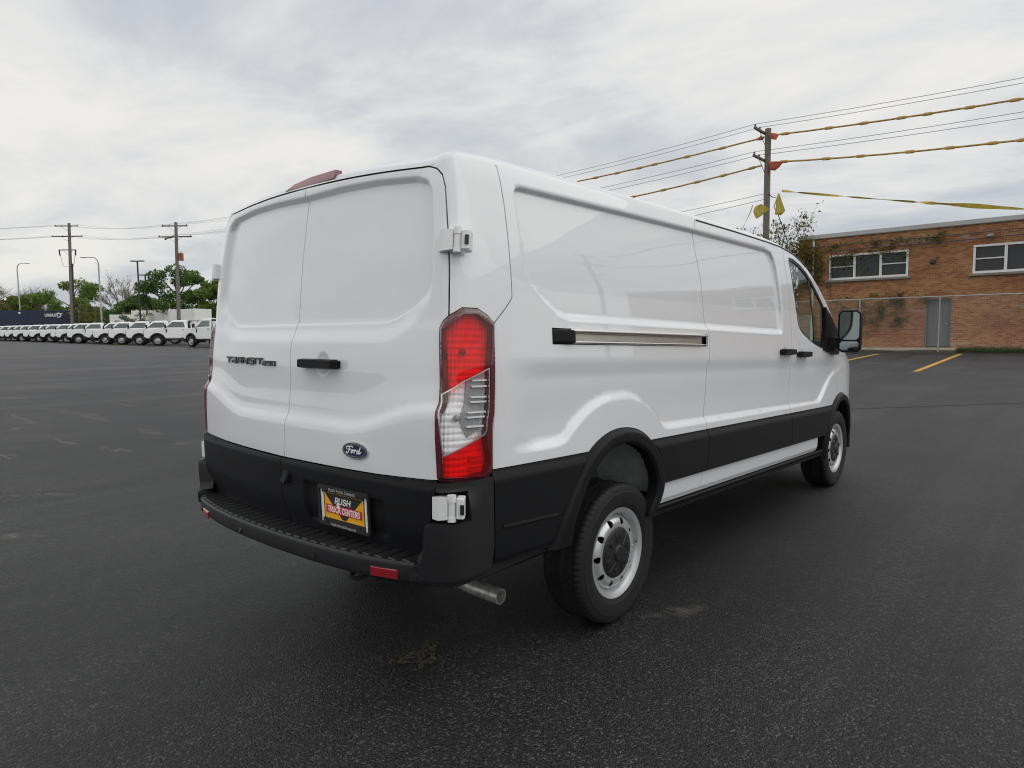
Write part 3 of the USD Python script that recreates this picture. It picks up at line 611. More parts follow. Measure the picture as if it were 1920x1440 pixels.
# licence plate in its dealer frame
plate = thing('licence_plate', None, None, parent=van)
PF = on_skin(HY(.462), .745, .013, const(0), -1)
def onplate(name, g, z0, z1, mt, par=plate, sm=False): return obj(name, stick(extrude(g, z0, z1), 0, 0, frame=PF), M[mt], par, sm)
rb = lambda x0, y0, x1, y1, r=.004: sbox(x0 + r, y0 + r, x1 - r, y1 - r).buffer(r)
onplate('plate_frame', rb(-.163, -.086, .163, .086, .010).difference(rb(-.133, -.0575, .133, .057, .003)).difference(sbox(-.155, -.074, -.133, .067)).difference(sbox(.133, -.074, .155, .067)), 0, .012, 'plate_black')
onplate('plate_base', rb(-.152, -.076, .152, .076), 0, .004, 'plate_white')
onplate('plate_border', rb(-.132, -.0595, .132, .0595, .003).difference(rb(-.128, -.0545, .128, .0545, .003)), .004, .0052, 'plate_black')
onplate('yellow_field', rb(-.126, -.0535, .126, .0535, .003), .004, .0054, 'plate_yellow')
onplate('black_field', Polygon([(-.122, .0525), (.122, .0525), (.012, -.050), (-.012, -.050)]).intersection(rb(-.129, -.0525, .129, .0525)), .0054, .0062, 'plate_black')
onplate('red_band', sbox(-.116, -.030, .116, .006), .0062, .0070, 'plate_red')
def pl_text(name, t, h, w, x, y, mt, z=.007, bold=True, shear=0.0, th=.001):
    v, f = text(t, h, w, th, bold); v = v.copy(); v[:, 0] += x + shear * v[:, 1]; v[:, 1] += y; v[:, 2] += z
    return obj(name, stick((v, f), 0, 0, frame=PF), M[mt], plate)
pl_text('plate_lettering', 'TRUCK CENTERS', .025, .208, -.104, -.0245, 'plate_white')
pl_text('plate_lettering', 'RUSH', .026, .100, -.056, .014, 'plate_white', .0064, True, .25)
obj('plate_lettering', stick(extrude(Polygon([(-.044, .012), (-.030, .020), (-.020, -.006), (-.034, -.004)]), .0072, .0082), 0, 0, frame=PF), M['plate_white'], plate)
pl_text('frame_lettering', 'Rush Truck Centers', .0135, .168, -.084, .064, 'frame_print', .0122, False)
pl_text('frame_lettering', 'RushFordTruckChicago.com', .0105, .160, -.08, -.081, 'frame_print', .0122, False)
for x in (-.105, .105):
    for y in (-.064, .064): obj('plate_screw', stick(tube([(x * (1.0), y, .004), (x, y, .015)], .0055, 8), 0, 0, frame=PF), M['hub_black'], plate)

# rear bumper: a ribbed step between two corner pieces
_by = np.array([0, .3, .55, .73, .86, .93, .985]); _bx = np.array([-.130, -.122, -.100, -.070, -.034, -.004, .05])
BXf = PCH(_by, _bx)
def bumper_x(y): return BXf(np.clip(np.abs(y), 0, .985))
yy = np.linspace(-.905, .905, 72)
sec = [(.185, .592), (.014, .600), (.006, .602), (.001, .597), (-.003, .588), (-.002, .555), (.004, .532), (.018, .518), (.06, .510), (.17, .506)]
tilt = lambda y: -.018 * np.asarray(y)
RB = np.stack([np.stack([bumper_x(yy) + dx, yy, z + tilt(yy)], -1) for dx, z in sec]); ns, nn_ = RB.shape[:2]; i = np.arange(ns * nn_).reshape(ns, nn_)
bump = obj('rear_bumper', (RB.reshape(-1, 3), np.stack([i[:-1, :-1], i[1:, :-1], i[1:, 1:], i[:-1, 1:]], -1).reshape(-1, 4)), M['step_plastic'], van, 35)
for k in range(29):
    y = -.86 + 1.72 * k / 28; x0 = bumper_x(y)
    obj('step_rib', bx((float(x0) + .072, y, .6005 + float(tilt(y))), (.118, .045, .012), 0, .0045), M['step_plastic'], bump)
for ya, yb, zc in ((-.722, -.842, .566), (.640, .752, .532)):
    obj('reflector', hull([(float(bumper_x(q)) - .002 - d, q + (k if d else 0), zc + float(tilt(q) - tilt((ya + yb) / 2)) + h * (.8 if d else 1)) for q, k in ((ya, -.004 if ya < 0 else .004), (yb, .004 if ya < 0 else -.004)) for h in (-.0195, .0195) for d in (0, .007)]), M['reflector_red'], bump)
for y, z in ((-.905, .572), (-.39, .565), (.217, .549), (.80, .535)):
    x = float(bumper_x(y)); obj('parking_sensor', tube([(x + .01, y, z), (x - .007, y + (.004 if y > 0 else -.004), z)], [.0165, .0145], 16), M['black_smooth'], bump, 30)
for side, _ in SIDES:
    lo = [(HY(.890), .530), (HY(.91), .527), (float(s_x(.10)), .525), (float(s_x(.24)), .535), (float(s_x(.283)), .56), (float(s_x(.292)), .64), (float(s_x(.292)), .915)]
    notch = [(HY(.957), .913), (HY(.957), .884), (HY(.965), .882), (float(s_x(.165)), .880), (float(s_x(.168)), .770), (HY(.975), .768), (HY(.950), .768), (HY(.937), .755), (HY(.932), .70), (HY(.928), .64), (HY(.918), .612), (HY(.890), .603)]
    cp = Polygon(lo + notch)
    def D_c(s, px, py, z):
        q = sst(.10, .30, px); base = (.056 + .040 * sst(.95, .89, py)) * (1 - q) + .019 * q
        return base * (1 - sst(.555, .52, z) * .35) * (1 - .62 * sst(.80, .90, z) * (1 - q)) - .004
    c_ = skin('bumper_corner', cp, 'step_plastic', van, D_c, side, .012, .075)
    skin('corner_backing', Polygon([(HY(.90), .54), (HY(.90), .912), (float(s_x(.28)), .912), (float(s_x(.28)), .56), (float(s_x(.1)), .54)]), 'black_plastic', c_, const(-.012), side, .03, 0)

# wheels
def tyre_mesh(R=.353, w=.118):
    n, prof = 360, []
    pr = [(.215, -.085), (.222, -.098), (.235, -.104), (.250, -.1095), (.253, -.1115), (.256, -.1105), (.262, -.113), (.290, -.117), (.303, -.116), (.306, -.1178), (.309, -.1150), (.315, -.1145), (.330, -.1105), (.338, -.107), (.3455, -.100), (.350, -.090), (.3515, -.078), (.352, -.070), (.352, -.066), (.353, -.045), (.353, -.041), (.353, -.018), (.353, -.014), (.353, 0)]
    pr = pr + [(r, -y) for r, y in pr[-2::-1]]; pr = np.array(pr)
    a = np.arange(n) * 2 * np.pi / n
    r = np.repeat(pr[:, 0][:, None], n, 1); y = pr[:, 1][:, None]
    tread = np.abs(pr[:, 1]) < .0735
    # grooves round, sipes across the shoulders, uneven so that blocks read singly
    for i, (rr, yy_) in enumerate(pr):
        ay = abs(yy_)
        if rr > .35 and any(abs(ay - g) < .0025 for g in (.016, .043, .068)): r[i] -= .008
        ph = (np.arange(n) + (3 if yy_ > 0 else 0)) % 5
        if .076 < ay < .108 and rr > .336: r[i] -= np.where(ph < 1, .0055, 0)
        elif ay < .066 and rr > .3525: r[i] -= np.where((np.arange(n) + int(ay * 400)) % 9 == 0, .004, 0)
    r[3:6] += .0; 
    V = np.stack([r * np.cos(a), np.broadcast_to(y, r.shape), r * np.sin(a)], -1); m = len(pr); i = np.arange(m * n).reshape(m, n); j = np.roll(i, -1, 1)
    return V.reshape(-1, 3), np.stack([i[:-1], j[:-1], j[1:], i[1:]], -1).reshape(-1, 4)
TYRE = tyre_mesh()
# steel disc with oval holes; y = -.1 is the outer face
_dp = PCH([0, .085, .110, .130, .150, .170, .182, .190], [-.075, -.075, -.084, -.094, -.095, -.086, -.070, -.055])
ringp = Point(0, 0).buffer(.190, 64).difference(Point(0, 0).buffer(.05, 32))
for k in range(10):
    a = 2 * math.pi * k / 10; h = shapely.affinity.scale(Point(0, 0).buffer(1, 12), .0165, .0195); ringp = ringp.difference(shapely.affinity.translate(shapely.affinity.rotate(h, math.degrees(a) - 90), .160 * math.cos(a), .160 * math.sin(a)))
disc_v, disc_f, disc_n = polymesh(ringp, lambda x, z: np.stack([x, _dp(np.clip(np.hypot(x, z), 0, .190)), z], -1), .012, .004)
rimprof = [(.188, -.040), (.191, -.060), (.196, -.082), (.203, -.094), (.212, -.098), (.220, -.1015), (.2265, -.1035), (.2275, -.099), (.222, -.095), (.214, -.086), (.208, -.06), (.205, .06), (.22, .10), (.224, .10)]
RIM = lathe(rimprof, 72)
cap = [lathe([(0, -.090), (.034, -.090), (.040, -.087), (.043, -.082), (.075, -.081), (.112, -.076), (.126, -.069), (.131, -.060), (.132, -.045)], 48)]
lugs = [tube([(.086 * math.cos(a), -.070, .086 * math.sin(a)), (.086 * math.cos(a), -.086, .086 * math.sin(a))], [.021, .015], 12) for a in np.arange(6) * math.pi / 3 + .3]
ridges = [hull([(r_ * math.cos(a + d), yv, r_ * math.sin(a + d)) for r_, yv in ((.050, -.078), (.117, -.066)) for d in (-.09, .09)] + [(r_ * math.cos(a), yv, r_ * math.sin(a)) for r_, yv in ((.052, -.086), (.112, -.080))]) for a in np.arange(6) * math.pi / 3 + .3 + math.pi / 6]
def wheel(x, z, side, R=1.0, yo=-.865):
    t = thing('wheel', None, None, (x, (1 if side > 0 else -1) * abs(yo), z), math.pi if side > 0 else 0, parent=van)
    obj('tyre', TYRE, M['rubber'], t, 45)
    obj('rim', RIM, M['steel_silver'], t, 30)
    obj('rim_disc', (disc_v, disc_f), M['steel_silver'], t, normals=disc_n)
    obj('hub_cap', moved(cat(cap + lugs + ridges), (0, -.026, 0)), M['hub_black'], t, 25)
    obj('brake_drum', lathe([(0, -.035), (.14, -.033), (.15, -.02), (.15, .06), (0, .06)], 32), M['dark_inner'], t, 30)
    obj('valve', tube([(.19, -.092, .012), (.172, -.10, .014)], .0045, 6), M['hub_black'], t)
for x, z, yo in ((1.222, .351, -.892), (4.985, .351, -.865)):
    for side in (-1, 1): wheel(x, z, side, 1.0, yo)

# wheel wells, floor, axle, exhaust, tow eye: dark things under the body
def well(x, zc, R, mt, y0, y1, wallmt):
    a = np.linspace(math.radians(14), math.radians(166), 30); A = [(x + R * math.cos(t), zc + R * math.sin(t)) for t in a]
    n = len(A); V = np.array([(p[0], y0, p[1]) for p in A] + [(p[0], y1, p[1]) for p in A]); i = np.arange(n - 1)
    F = np.stack([i, i + 1, n + i + 1, n + i], -1)
    w = obj('wheel_well', (V, F), M[mt], van, 40)
    c = np.vstack([V[n:], [(x, y1, zc)]]); obj('well_wall', (c, np.array([(k, k + 1, n) for k in range(n - 1)])), M[wallmt], w)
for s in (-1, 1):
    well(1.215, .46, .445, 'well_paint', s * .985, s * .60, 'grey_inner')
    well(4.985, .47, .46, 'dark_inner', s * .96, s * .55, 'dark_inner')
obj('underbody', cat([bx((.45, 0, .50), (.60, 1.86, .05)), bx((1.21, 0, .62), (.95, 1.18, .05)), bx((3.05, 0, .485), (2.75, 1.86, .06)), bx((4.98, 0, .60), (1.0, 1.1, .05)), bx((5.6, 0, .45), (.3, 1.5, .05)), bx((2.9, .42, .40), (1.1, .5, .18)), bx((2.8, -.45, .42), (3.4, .10, .12)), bx((2.8, .45 - .9 + 1.35, .42), (3.4, .08, .12))]), M['under'], van)
obj('rear_axle', cat([tube([(1.243, -.70, .34), (1.243, .70, .34)], .045, 10), ball((1.243, .05, .34), .14, 2, (1, .9, 1)), bx((1.2, -.56, .30), (1.3, .07, .03)), bx((1.2, .56, .30), (1.3, .07, .03)), tube([(1.3, 0, .36), (4.2, 0, .40)], .04, 8)]), M['under'], van, 35)
ex = np.array([(1.05, -.20, .36), (.80, -.28, .33), (.62, -.36, .312), (.560, -.48, .298), (.552, -.64, .288), (.560, -.803, .282)])
ev, ef = tube(ex, .035, 20, cap=False)
iv, if_ = tube(ex[3:], .0315, 20, cap=False)
rimr = [np.vstack([ev[-20:], iv[-20:]])]; rf_ = np.array([(k, (k + 1) % 20, 20 + (k + 1) % 20, 20 + k) for k in range(20)])
exo = obj('exhaust_pipe', cat([(ev, ef), (iv, if_[:, ::-1]), (rimr[0], rf_)]), M['pipe_metal'], van, 35)
obj('pipe_bore', tube([(.572, -.60, .309), (.570, -.64, .3075)], .029, 20), M['dark_inner'], exo)
obj('tow_eye', tube([(.20, -.36, .44), (.07, -.385, .43), (.045, -.41, .428), (.05, -.445, .428), (.08, -.46, .43), (.20, -.44, .44)], .009, 10), M['under'], van, 35)

# door handles on the side, mirrors
for par_x, side in ((3.466, -1), (3.832, -1), (3.832, 1)):
    zz = 1.405 if par_x < 3.6 else 1.388
    obj('door_handle', stick(cat([hull([(a * .114, b * .023, .012) for a in (-1, 1) for b in (-1, 1)] + [(a * .121, b * .015, .026) for a in (-1, 1) for b in (-1, 1)] + [(a * .106, b * .018, .048) for a in (-1, 1) for b in (-1, 1)])] + [bx((a * .096, 0, .006), (.034, .030, .03), 0, .005) for a in (-1, 1)]), float(s_x(par_x)), zz, 0, const(0), side), M['black_plastic'], van, 30)
for side in (-1, 1):
    mm = lambda pts: hull([(x, side * y, z) for x, y, z in pts])
    rr = lambda x, y0, y1, z0, z1, c: [(x, y, z) for y, z in ((y0 + c, z0), (y1 - c, z0), (y1, z0 + c), (y1, z1 - c), (y1 - c, z1), (y0 + c, z1), (y0, z1 - c), (y0, z0 + c))]
    mir = obj('door_mirror', mm(rr(4.520, 1.088, 1.262, 1.262, 1.612, .030) + rr(4.545, 1.078, 1.268, 1.255, 1.618, .035) + rr(4.60, 1.09, 1.255, 1.275, 1.60, .05) + rr(4.65, 1.12, 1.22, 1.32, 1.55, .04)), M['black_plastic'], van, 40)
    obj('mirror_arm', cat([mm([(4.50, 1.00, 1.285), (4.62, 1.00, 1.285), (4.50, 1.00, 1.40), (4.64, 1.00, 1.40), (4.54, 1.11, 1.29), (4.62, 1.11, 1.29), (4.54, 1.11, 1.375), (4.62, 1.11, 1.375)]), mm([(4.38, .975, 1.255), (4.72, .965, 1.255), (4.40, .98, 1.30), (4.70, .965, 1.32), (4.50, 1.05, 1.27), (4.64, 1.05, 1.27), (4.5, 1.04, 1.31), (4.64, 1.04, 1.31)])]), M['black_plastic'], mir, 40)
    obj('mirror_glass', mm(rr(4.5188, 1.100, 1.252, 1.365, 1.598, .022) + rr(4.5205, 1.100, 1.252, 1.365, 1.598, .022)), M['mirror_glass'], mir)
    obj('blind_spot_glass', mm(rr(4.5188, 1.104, 1.250, 1.277, 1.352, .016) + rr(4.5205, 1.104, 1.250, 1.277, 1.352, .016)), M['mirror_glass'], mir)

# cab: seats, dash, steering wheel, bulkhead
obj('bulkhead', bx((3.50, 0, 1.25), (.03, 1.78, 1.45)), M['dark_inner'], van)
for s in (-1, 1):
    st = obj('seat', cat([bx((4.05, s * .5, .83), (.55, .52, .16), 0, .05), hull([(3.72, s * .5 - .24, .85), (3.72, s * .5 + .24, .85), (3.86, s * .5 - .24, .85), (3.86, s * .5 + .24, .85), (3.58, s * .5 - .20, 1.42), (3.58, s * .5 + .20, 1.42), (3.68, s * .5 - .20, 1.42), (3.68, s * .5 + .20, 1.42)])]), M['seat_cloth'], van, 35)
    obj('head_rest', bx((3.60, s * .5, 1.54), (.10, .28, .19), 0, .04), M['seat_cloth'], st, 35)
obj('dashboard', hull([(4.42, -.86, .95), (4.42, .86, .95), (4.42, -.86, 1.17), (4.42, .86, 1.17), (4.95, -.86, 1.22), (4.95, .86, 1.22), (4.95, -.86, .8), (4.95, .86, .8)]), M['dash'], van)
obj('steering_wheel', moved(tube([(4.30 + .09 * math.sin(a), .5 + .18 * math.cos(a), 1.14 + .14 * math.sin(a)) for a in np.linspace(0, 2 * math.pi, 25)], .014, 8), (0, 0, 0)), M['dash'], van, 35)
obj('cab_floor', bx((4.2, 0, .60), (1.4, 1.8, .04)), M['dark_inner'], van)

# the dark ditch between the roof and the right and left door frames
tp_ = np.array(TOP)
for side in (-1, 1):
    xs_ = np.linspace(2.15, 4.02, 40); s_ = s_x(xs_); obj('roof_ditch', tube(body(s_, np.interp(s_, tp_[:, 0], tp_[:, 1]) - .002, const(.0005), side), .0052, 6), M['black_smooth'], roof, 40)
# ------------------------------------------------------------------ ground
M['asphalt'] = usdkit.material(stage, '/World/Looks/asphalt', {
    'g': ('geometry', {}),
    'agg': ('voronoi_texture', {'scale': 135.0, 'randomness': 1.0}),              # single stones
    'aggc': ('separate_color', {}),
    'agr': ('rgb_ramp', {'ramp': [(0, (.002, .002, .0026)), (.45, (.0050, .0051, .0062)), (.72, (.0125, .0127, .0146)), (.90, (.036, .036, .038)), (1, (.105, .104, .104))]}),
    'n1': ('noise_texture', {'scale': .55, 'detail': 7.0, 'roughness': .62, 'distortion': .6}),
    'r1': ('rgb_ramp', {'ramp': [(.25, (.52, .52, .54)), (.42, (.8, .8, .81)), (.55, (1.08, 1.07, 1.06)), (.75, (1.8, 1.76, 1.7))]}),
    'm1': ('mix', {'mix_type': 'multiply', 'fac': 1.0}),
    'mt': ('mapping', {'rotation': (0, 0, -.35), 'scale': (.035, .75, 1.0)}), 'n4': ('noise_texture', {'scale': 1.0, 'detail': 4.0, 'roughness': .55, 'distortion': .8}),     # faint tyre marks
    'r5': ('rgb_ramp', {'ramp': [(.34, (1.2, 1.19, 1.18)), (.46, (1, 1, 1)), (.50, (.72, .72, .73)), (.54, (1, 1, 1)), (.66, (1.15, 1.14, 1.13))]}), 'm3': ('mix', {'mix_type': 'multiply', 'fac': 1.0}),
    'ds': ('math', {'math_type': 'sqrt'}), 'dx': ('math', {'math_type': 'multiply'}), 'dy': ('math', {'math_type': 'multiply_add'}), 'far_sheen': ('map_range', {'from_min': 7.0, 'from_max': 26.0, 'to_min': .88, 'to_max': 2.3, 'clamp': True}), 'm6': ('mix', {'mix_type': 'multiply', 'fac': 1.0}),   # colour painted paler with distance, in place of the low-angle sheen on far asphalt
    'rr': ('map_range', {'from_min': .3, 'from_max': .7, 'to_min': .50, 'to_max': .57}),
    'mp': ('mapping', {'rotation': (0, 0, .52), 'scale': (.16, 1.5, 1.0)}),
    'n2': ('noise_texture', {'scale': 1.0, 'detail': 6.0, 'roughness': .6, 'distortion': .3}),   # streaks of dried dust
    'n3': ('noise_texture', {'scale': .33, 'detail': 3.0}),
    'mul': ('math', {'math_type': 'multiply'}),
    'r2': ('map_range', {'from_min': .285, 'from_max': .42, 'to_min': 0.0, 'to_max': .7, 'clamp': True}),
    'fine': ('noise_texture', {'scale': 120.0, 'detail': 2.0}),
    'r4': ('map_range', {'from_min': .4, 'from_max': .65, 'to_min': 0.0, 'to_max': 1.0, 'clamp': True}),
    'mul2': ('math', {'math_type': 'multiply'}), 'sp': ('separate_xyz', {}), 'reg': ('map_range', {'from_min': .5, 'from_max': 6.0, 'to_min': .10, 'to_max': 1.0, 'clamp': True}), 'mul3': ('math', {'math_type': 'multiply'}),
    'dust': ('mix', {'color2': (.15, .132, .104)}),
    'p': ('principled_bsdf', {'roughness': .40, 'specular_ior_level': .42}),
    'b': ('bump', {'distance': .006, 'strength': .8}),
    'bn': ('noise_texture', {'scale': 70.0, 'detail': 3.0}), 'hh': ('math', {'math_type': 'multiply_add', 'value2': -1.1}),
}, [('g.position', 'agg.vector'), ('agg.color', 'aggc.color'), ('aggc.r', 'agr.fac'), ('g.position', 'n1.vector'), ('n1.fac', 'r1.fac'), ('agr.color', 'm1.color1'), ('r1.color', 'm1.color2'),
    ('g.position', 'mp.vector'), ('mp.vector', 'n2.vector'), ('g.position', 'n3.vector'), ('n2.fac', 'mul.value1'), ('n3.fac', 'mul.value2'), ('mul.value', 'r2.value'),
    ('g.position', 'fine.vector'), ('fine.fac', 'r4.value'), ('r4.result', 'mul2.value1'), ('r2.result', 'mul2.value2'), ('g.position', 'sp.vector'), ('sp.y', 'reg.value'), ('mul2.value', 'mul3.value1'), ('reg.result', 'mul3.value2'), ('mul3.value', 'dust.fac'), ('g.position', 'mt.vector'), ('mt.vector', 'n4.vector'), ('n4.fac', 'r5.fac'), ('m1.color', 'm3.color1'), ('r5.color', 'm3.color2'), ('n4.fac', 'rr.value'), ('rr.result', 'p.roughness'), ('sp.x', 'dx.value1'), ('sp.x', 'dx.value2'), ('sp.y', 'dy.value1'), ('sp.y', 'dy.value2'), ('dx.value', 'dy.value3'), ('dy.value', 'ds.value1'), ('ds.value', 'far_sheen.value'), ('m3.color', 'm6.color1'), ('far_sheen.result', 'm6.color2'), ('m6.color', 'dust.color1'), ('dust.color', 'p.base_color'),
    ('g.position', 'bn.vector'), ('agg.distance', 'hh.value1'), ('bn.fac', 'hh.value3'), ('hh.value', 'b.height'), ('b.normal', 'p.normal')], surface='p.BSDF')
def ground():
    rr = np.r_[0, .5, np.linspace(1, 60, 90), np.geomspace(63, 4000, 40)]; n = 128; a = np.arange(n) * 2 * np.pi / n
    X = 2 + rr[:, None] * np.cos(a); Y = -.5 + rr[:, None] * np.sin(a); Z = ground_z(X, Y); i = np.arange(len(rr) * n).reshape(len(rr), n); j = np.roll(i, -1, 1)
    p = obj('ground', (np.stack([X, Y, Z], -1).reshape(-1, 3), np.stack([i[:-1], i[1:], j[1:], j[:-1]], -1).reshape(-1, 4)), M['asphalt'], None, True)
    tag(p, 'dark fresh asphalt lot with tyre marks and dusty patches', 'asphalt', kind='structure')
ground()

def marks():
    # the tan patch of grit behind the van, and the joint between two runs of paving
    r = np.random.default_rng(3)
    def blot(name, label, cx, cy, pts, mt):
        q = Polygon([(cx + a, cy + b) for a, b in pts]).buffer(.012).segmentize(.015); c = shapely.get_coordinates(q.exterior)[:-1]
        c = c + .03 * (np.stack([meshkit.fbm(np.column_stack([c * 14, 0 * c[:, 0]]), 3, 5 + k) for k in (0, 1)], -1) - .5); g = Polygon(c).buffer(0)
        v, f = extrude(max(getattr(g, 'geoms', [g]), key=lambda z: z.area), .0035, .0048); v = np.array(v); v[:, 2] += ground_z(v[:, 0], v[:, 1]); tag(obj(name, (v, f), M[mt]), label, kind='structure')
    M['grit'] = usdkit.material(stage, '/World/Looks/grit', {'g': ('geometry', {}), 'n': ('noise_texture', {'scale': 90.0, 'detail': 3.0, 'roughness': .7}), 'r': ('rgb_ramp', {'ramp': [(.38, (.012, .0115, .011)), (.5, (.040, .034, .026)), (.68, (.115, .096, .066))]}), 'n2': ('noise_texture', {'scale': 32.0, 'detail': 4.0, 'roughness': .7}), 'al': ('map_range', {'from_min': .44, 'from_max': .60, 'to_min': 0.0, 'to_max': .9, 'clamp': True}), 'b': ('bump', {'distance': .006, 'strength': .8}), 'p': ('principled_bsdf', {'roughness': .9, 'specular_ior_level': .08})},
        [('g.position', 'n.vector'), ('n.fac', 'r.fac'), ('r.color', 'p.base_color'), ('n.fac', 'b.height'), ('b.normal', 'p.normal'), ('g.position', 'n2.vector'), ('n2.fac', 'al.value'), ('al.result', 'p.alpha')], surface='p.BSDF')
    blot('grit_patch', 'tan patch of loose grit on the asphalt behind the van', .33, -.50, [(-.13, .03), (-.06, .07), (.02, .02), (.11, .07), (.13, .02), (.06, -.03), (.02, -.09), (-.06, -.10), (-.03, -.04), (-.08, -.01)], 'grit')
    M['dust'] = usdkit.material(stage, '/World/Looks/dust', {'g': ('geometry', {}), 'n': ('noise_texture', {'scale': 3.2, 'detail': 8.0, 'roughness': .72}), 'al': ('map_range', {'from_min': .44, 'from_max': .66, 'to_min': 0.0, 'to_max': .52, 'clamp': True}), 'fa': ('attribute', {'attribute': 'fade'}), 'fm': ('math', {'math_type': 'multiply'}), 'mpd': ('mapping', {'scale': (3.0, .8, 1.0)}), 'p': ('principled_bsdf', {'base_color': (.125, .11, .086), 'roughness': .9, 'specular_ior_level': .1})},
        [('g.position', 'mpd.vector'), ('mpd.vector', 'n.vector'), ('n.fac', 'al.value'), ('al.result', 'fm.value1'), ('fa.fac', 'fm.value2'), ('fm.value', 'p.alpha')], surface='p.BSDF')
    for k, (a, b, w) in enumerate((((1.32, 12.4), (1.24, 9.4), .16), ((1.61, 12.5), (2.06, 9.0), .22), ((1.03, 8.2), (1.12, 7.0), .12), ((2.88, 12.3), (2.95, 10.6), .20), ((2.13, 8.4), (2.2, 7.2), .14), ((-.3, 4.75), (.3, 4.1), .10), ((-.55, 3.3), (-.25, 2.9), .09), ((.21, 7.3), (.26, 6.8), .15), ((1.28, 7.1), (1.39, 6.2), .16), ((.63, 9.3), (.95, 9.6), .2), ((2.06, 6.7), (2.07, 6.1), .10), ((1.6, 14.8), (1.9, 14.0), .3), ((1.30, -1.06), (1.72, -1.28), .08))):
        a, b = np.array(a), np.array(b); d = b - a; L = np.hypot(*d); n = np.array([-d[1], d[0]]) / L; t = np.linspace(0, 1, 24); bend = .05 * L * np.sin(t * math.pi) * (1 if k % 2 else -1)
        hw = w * (.25 + .75 * np.sin(t * math.pi)) * (.5 + meshkit.fbm(np.column_stack([t * 9, 0 * t + k, 0 * t]), 3, k)); P = a + d * t[:, None] + n * bend[:, None]; Q = np.vstack([P + n * hw[:, None], P, P - n * hw[:, None]]); i = np.arange(23); fade = np.r_[0 * t, np.sin(t * math.pi) ** .7, 0 * t]
        dm = obj('dust_mark', (np.column_stack([Q, ground_z(Q[:, 0], Q[:, 1]) + .004 + .0003 * k]), np.vstack([np.stack([o + i, o + i + 1, o + 25 + i, o + 24 + i], -1)[:, ::-1] for o in (0, 24)])), M['dust'])
        UsdGeom.PrimvarsAPI(dm).CreatePrimvar('fade', Sdf.ValueTypeNames.FloatArray, 'vertex').Set(Vt.FloatArray.FromNumpy(fade.astype(np.float32)))
        tag(dm, 'pale streak of dried dust dragged over the asphalt', kind='structure')
    t = np.linspace(0, 1, 30); P = np.array([10.2, 1.25]) + (np.array([15.2, -3.6]) - np.array([10.2, 1.25])) * t[:, None]; P = P + .02 * (np.stack([meshkit.fbm(np.column_stack([P * 2, 0 * t]), 3, k) for k in (1, 2)], -1) - .5); n = np.array([.70, .715]) * .014
    Q = np.vstack([P + n, P - n]); i = np.arange(29); tag(obj('paving_joint', (np.column_stack([Q, ground_z(Q[:, 0], Q[:, 1]) + .004]), np.stack([30 + i, i, i + 1, 31 + i], -1)), M['dark_inner']), 'thin dark joint between two runs of asphalt right of the van', kind='structure')
marks()
# ------------------------------------------------------------------ materials of the surroundings
M['brick'] = usdkit.material(stage, '/World/Looks/brick', {
    'g': ('geometry', {}), 's': ('separate_xyz', {}), 'c': ('combine_xyz', {}), 'sum': ('math', {'math_type': 'add'}),
    'br': ('brick_texture', {'scale': 1.0, 'brick_width': .215, 'row_height': .075, 'mortar_size': .0055, 'mortar_smooth': .2, 'bias': -.1, 'color1': (.245, .105, .054), 'color2': (.39, .215, .104), 'mortar': (.36, .29, .21)}),
    'n': ('noise_texture', {'scale': .55, 'detail': 6.0, 'roughness': .65}), 'r': ('rgb_ramp', {'ramp': [(.32, (.78, .62, .55)), (.48, (.98, .92, .88)), (.56, (1.05, 1.02, .95)), (.7, (1.18, 1.15, 1.05))]}),
    'm': ('mix', {'mix_type': 'multiply', 'fac': 1.0}),
    'mp': ('mapping', {'scale': (1, .35, 1.5)}), 'n2': ('noise_texture', {'scale': .8, 'detail': 7.0, 'roughness': .7}), 'r2': ('map_range', {'from_min': .585, 'from_max': .70, 'to_min': 0.0, 'to_max': .55, 'clamp': True}),
    'm2': ('mix', {'color2': (.46, .42, .38)}),                      # lime bloom
    'p': ('principled_bsdf', {'roughness': .85, 'specular_ior_level': .2}), 'b': ('bump', {'distance': .006, 'strength': .8, 'invert': True})},
    [('g.position', 's.vector'), ('s.x', 'sum.value1'), ('s.y', 'sum.value2'), ('sum.value', 'c.x'), ('s.z', 'c.y'), ('c.vector', 'br.vector'), ('g.position', 'n.vector'), ('n.fac', 'r.fac'), ('br.color', 'm.color1'), ('r.color', 'm.color2'),
     ('g.position', 'mp.vector'), ('mp.vector', 'n2.vector'), ('n2.fac', 'r2.value'), ('r2.result', 'm2.fac'), ('m.color', 'm2.color1'), ('m2.color', 'p.base_color'), ('br.fac', 'b.height'), ('b.normal', 'p.normal')], surface='p.BSDF')
mat('coping', (.40, .40, .41), .5, var=(.6, .12)); mat('concrete', (.44, .40, .32), .9, var=(1.5, .3), bump=(60, .003)); mat('sill_stone', (.20, .19, .17), .9, var=(3, .2))
mat('window_frame', (.70, .70, .68), .5, var=(3, .06)); mat('door_grey', (.125, .135, .14), .55, var=(1.2, .12)); mat('room_dark', (.01, .011, .012), .9)
mat('galvanised', (.36, .37, .37), .45, metal=.6, var=(5, .2)); mat('wood_pole', (.175, .155, .135), .9, var=(7, .35), bump=(30, .01)); mat('wood_arm', (.11, .095, .085), .9, var=(6, .3))
mat('porcelain', (.16, .17, .19), .25); mat('wire', (.05, .05, .052), .6); mat('far_wire', (.13, .13, .135), .6); mat('hose', (.42, .27, .065), .55, var=(4, .3)); mat('hose_joint', (.50, .33, .08), .5); mat('tape', (.46, .36, .05), .5, var=(3, .3)); mat('orange_sheet', (.42, .075, .035), .6, var=(6, .3))
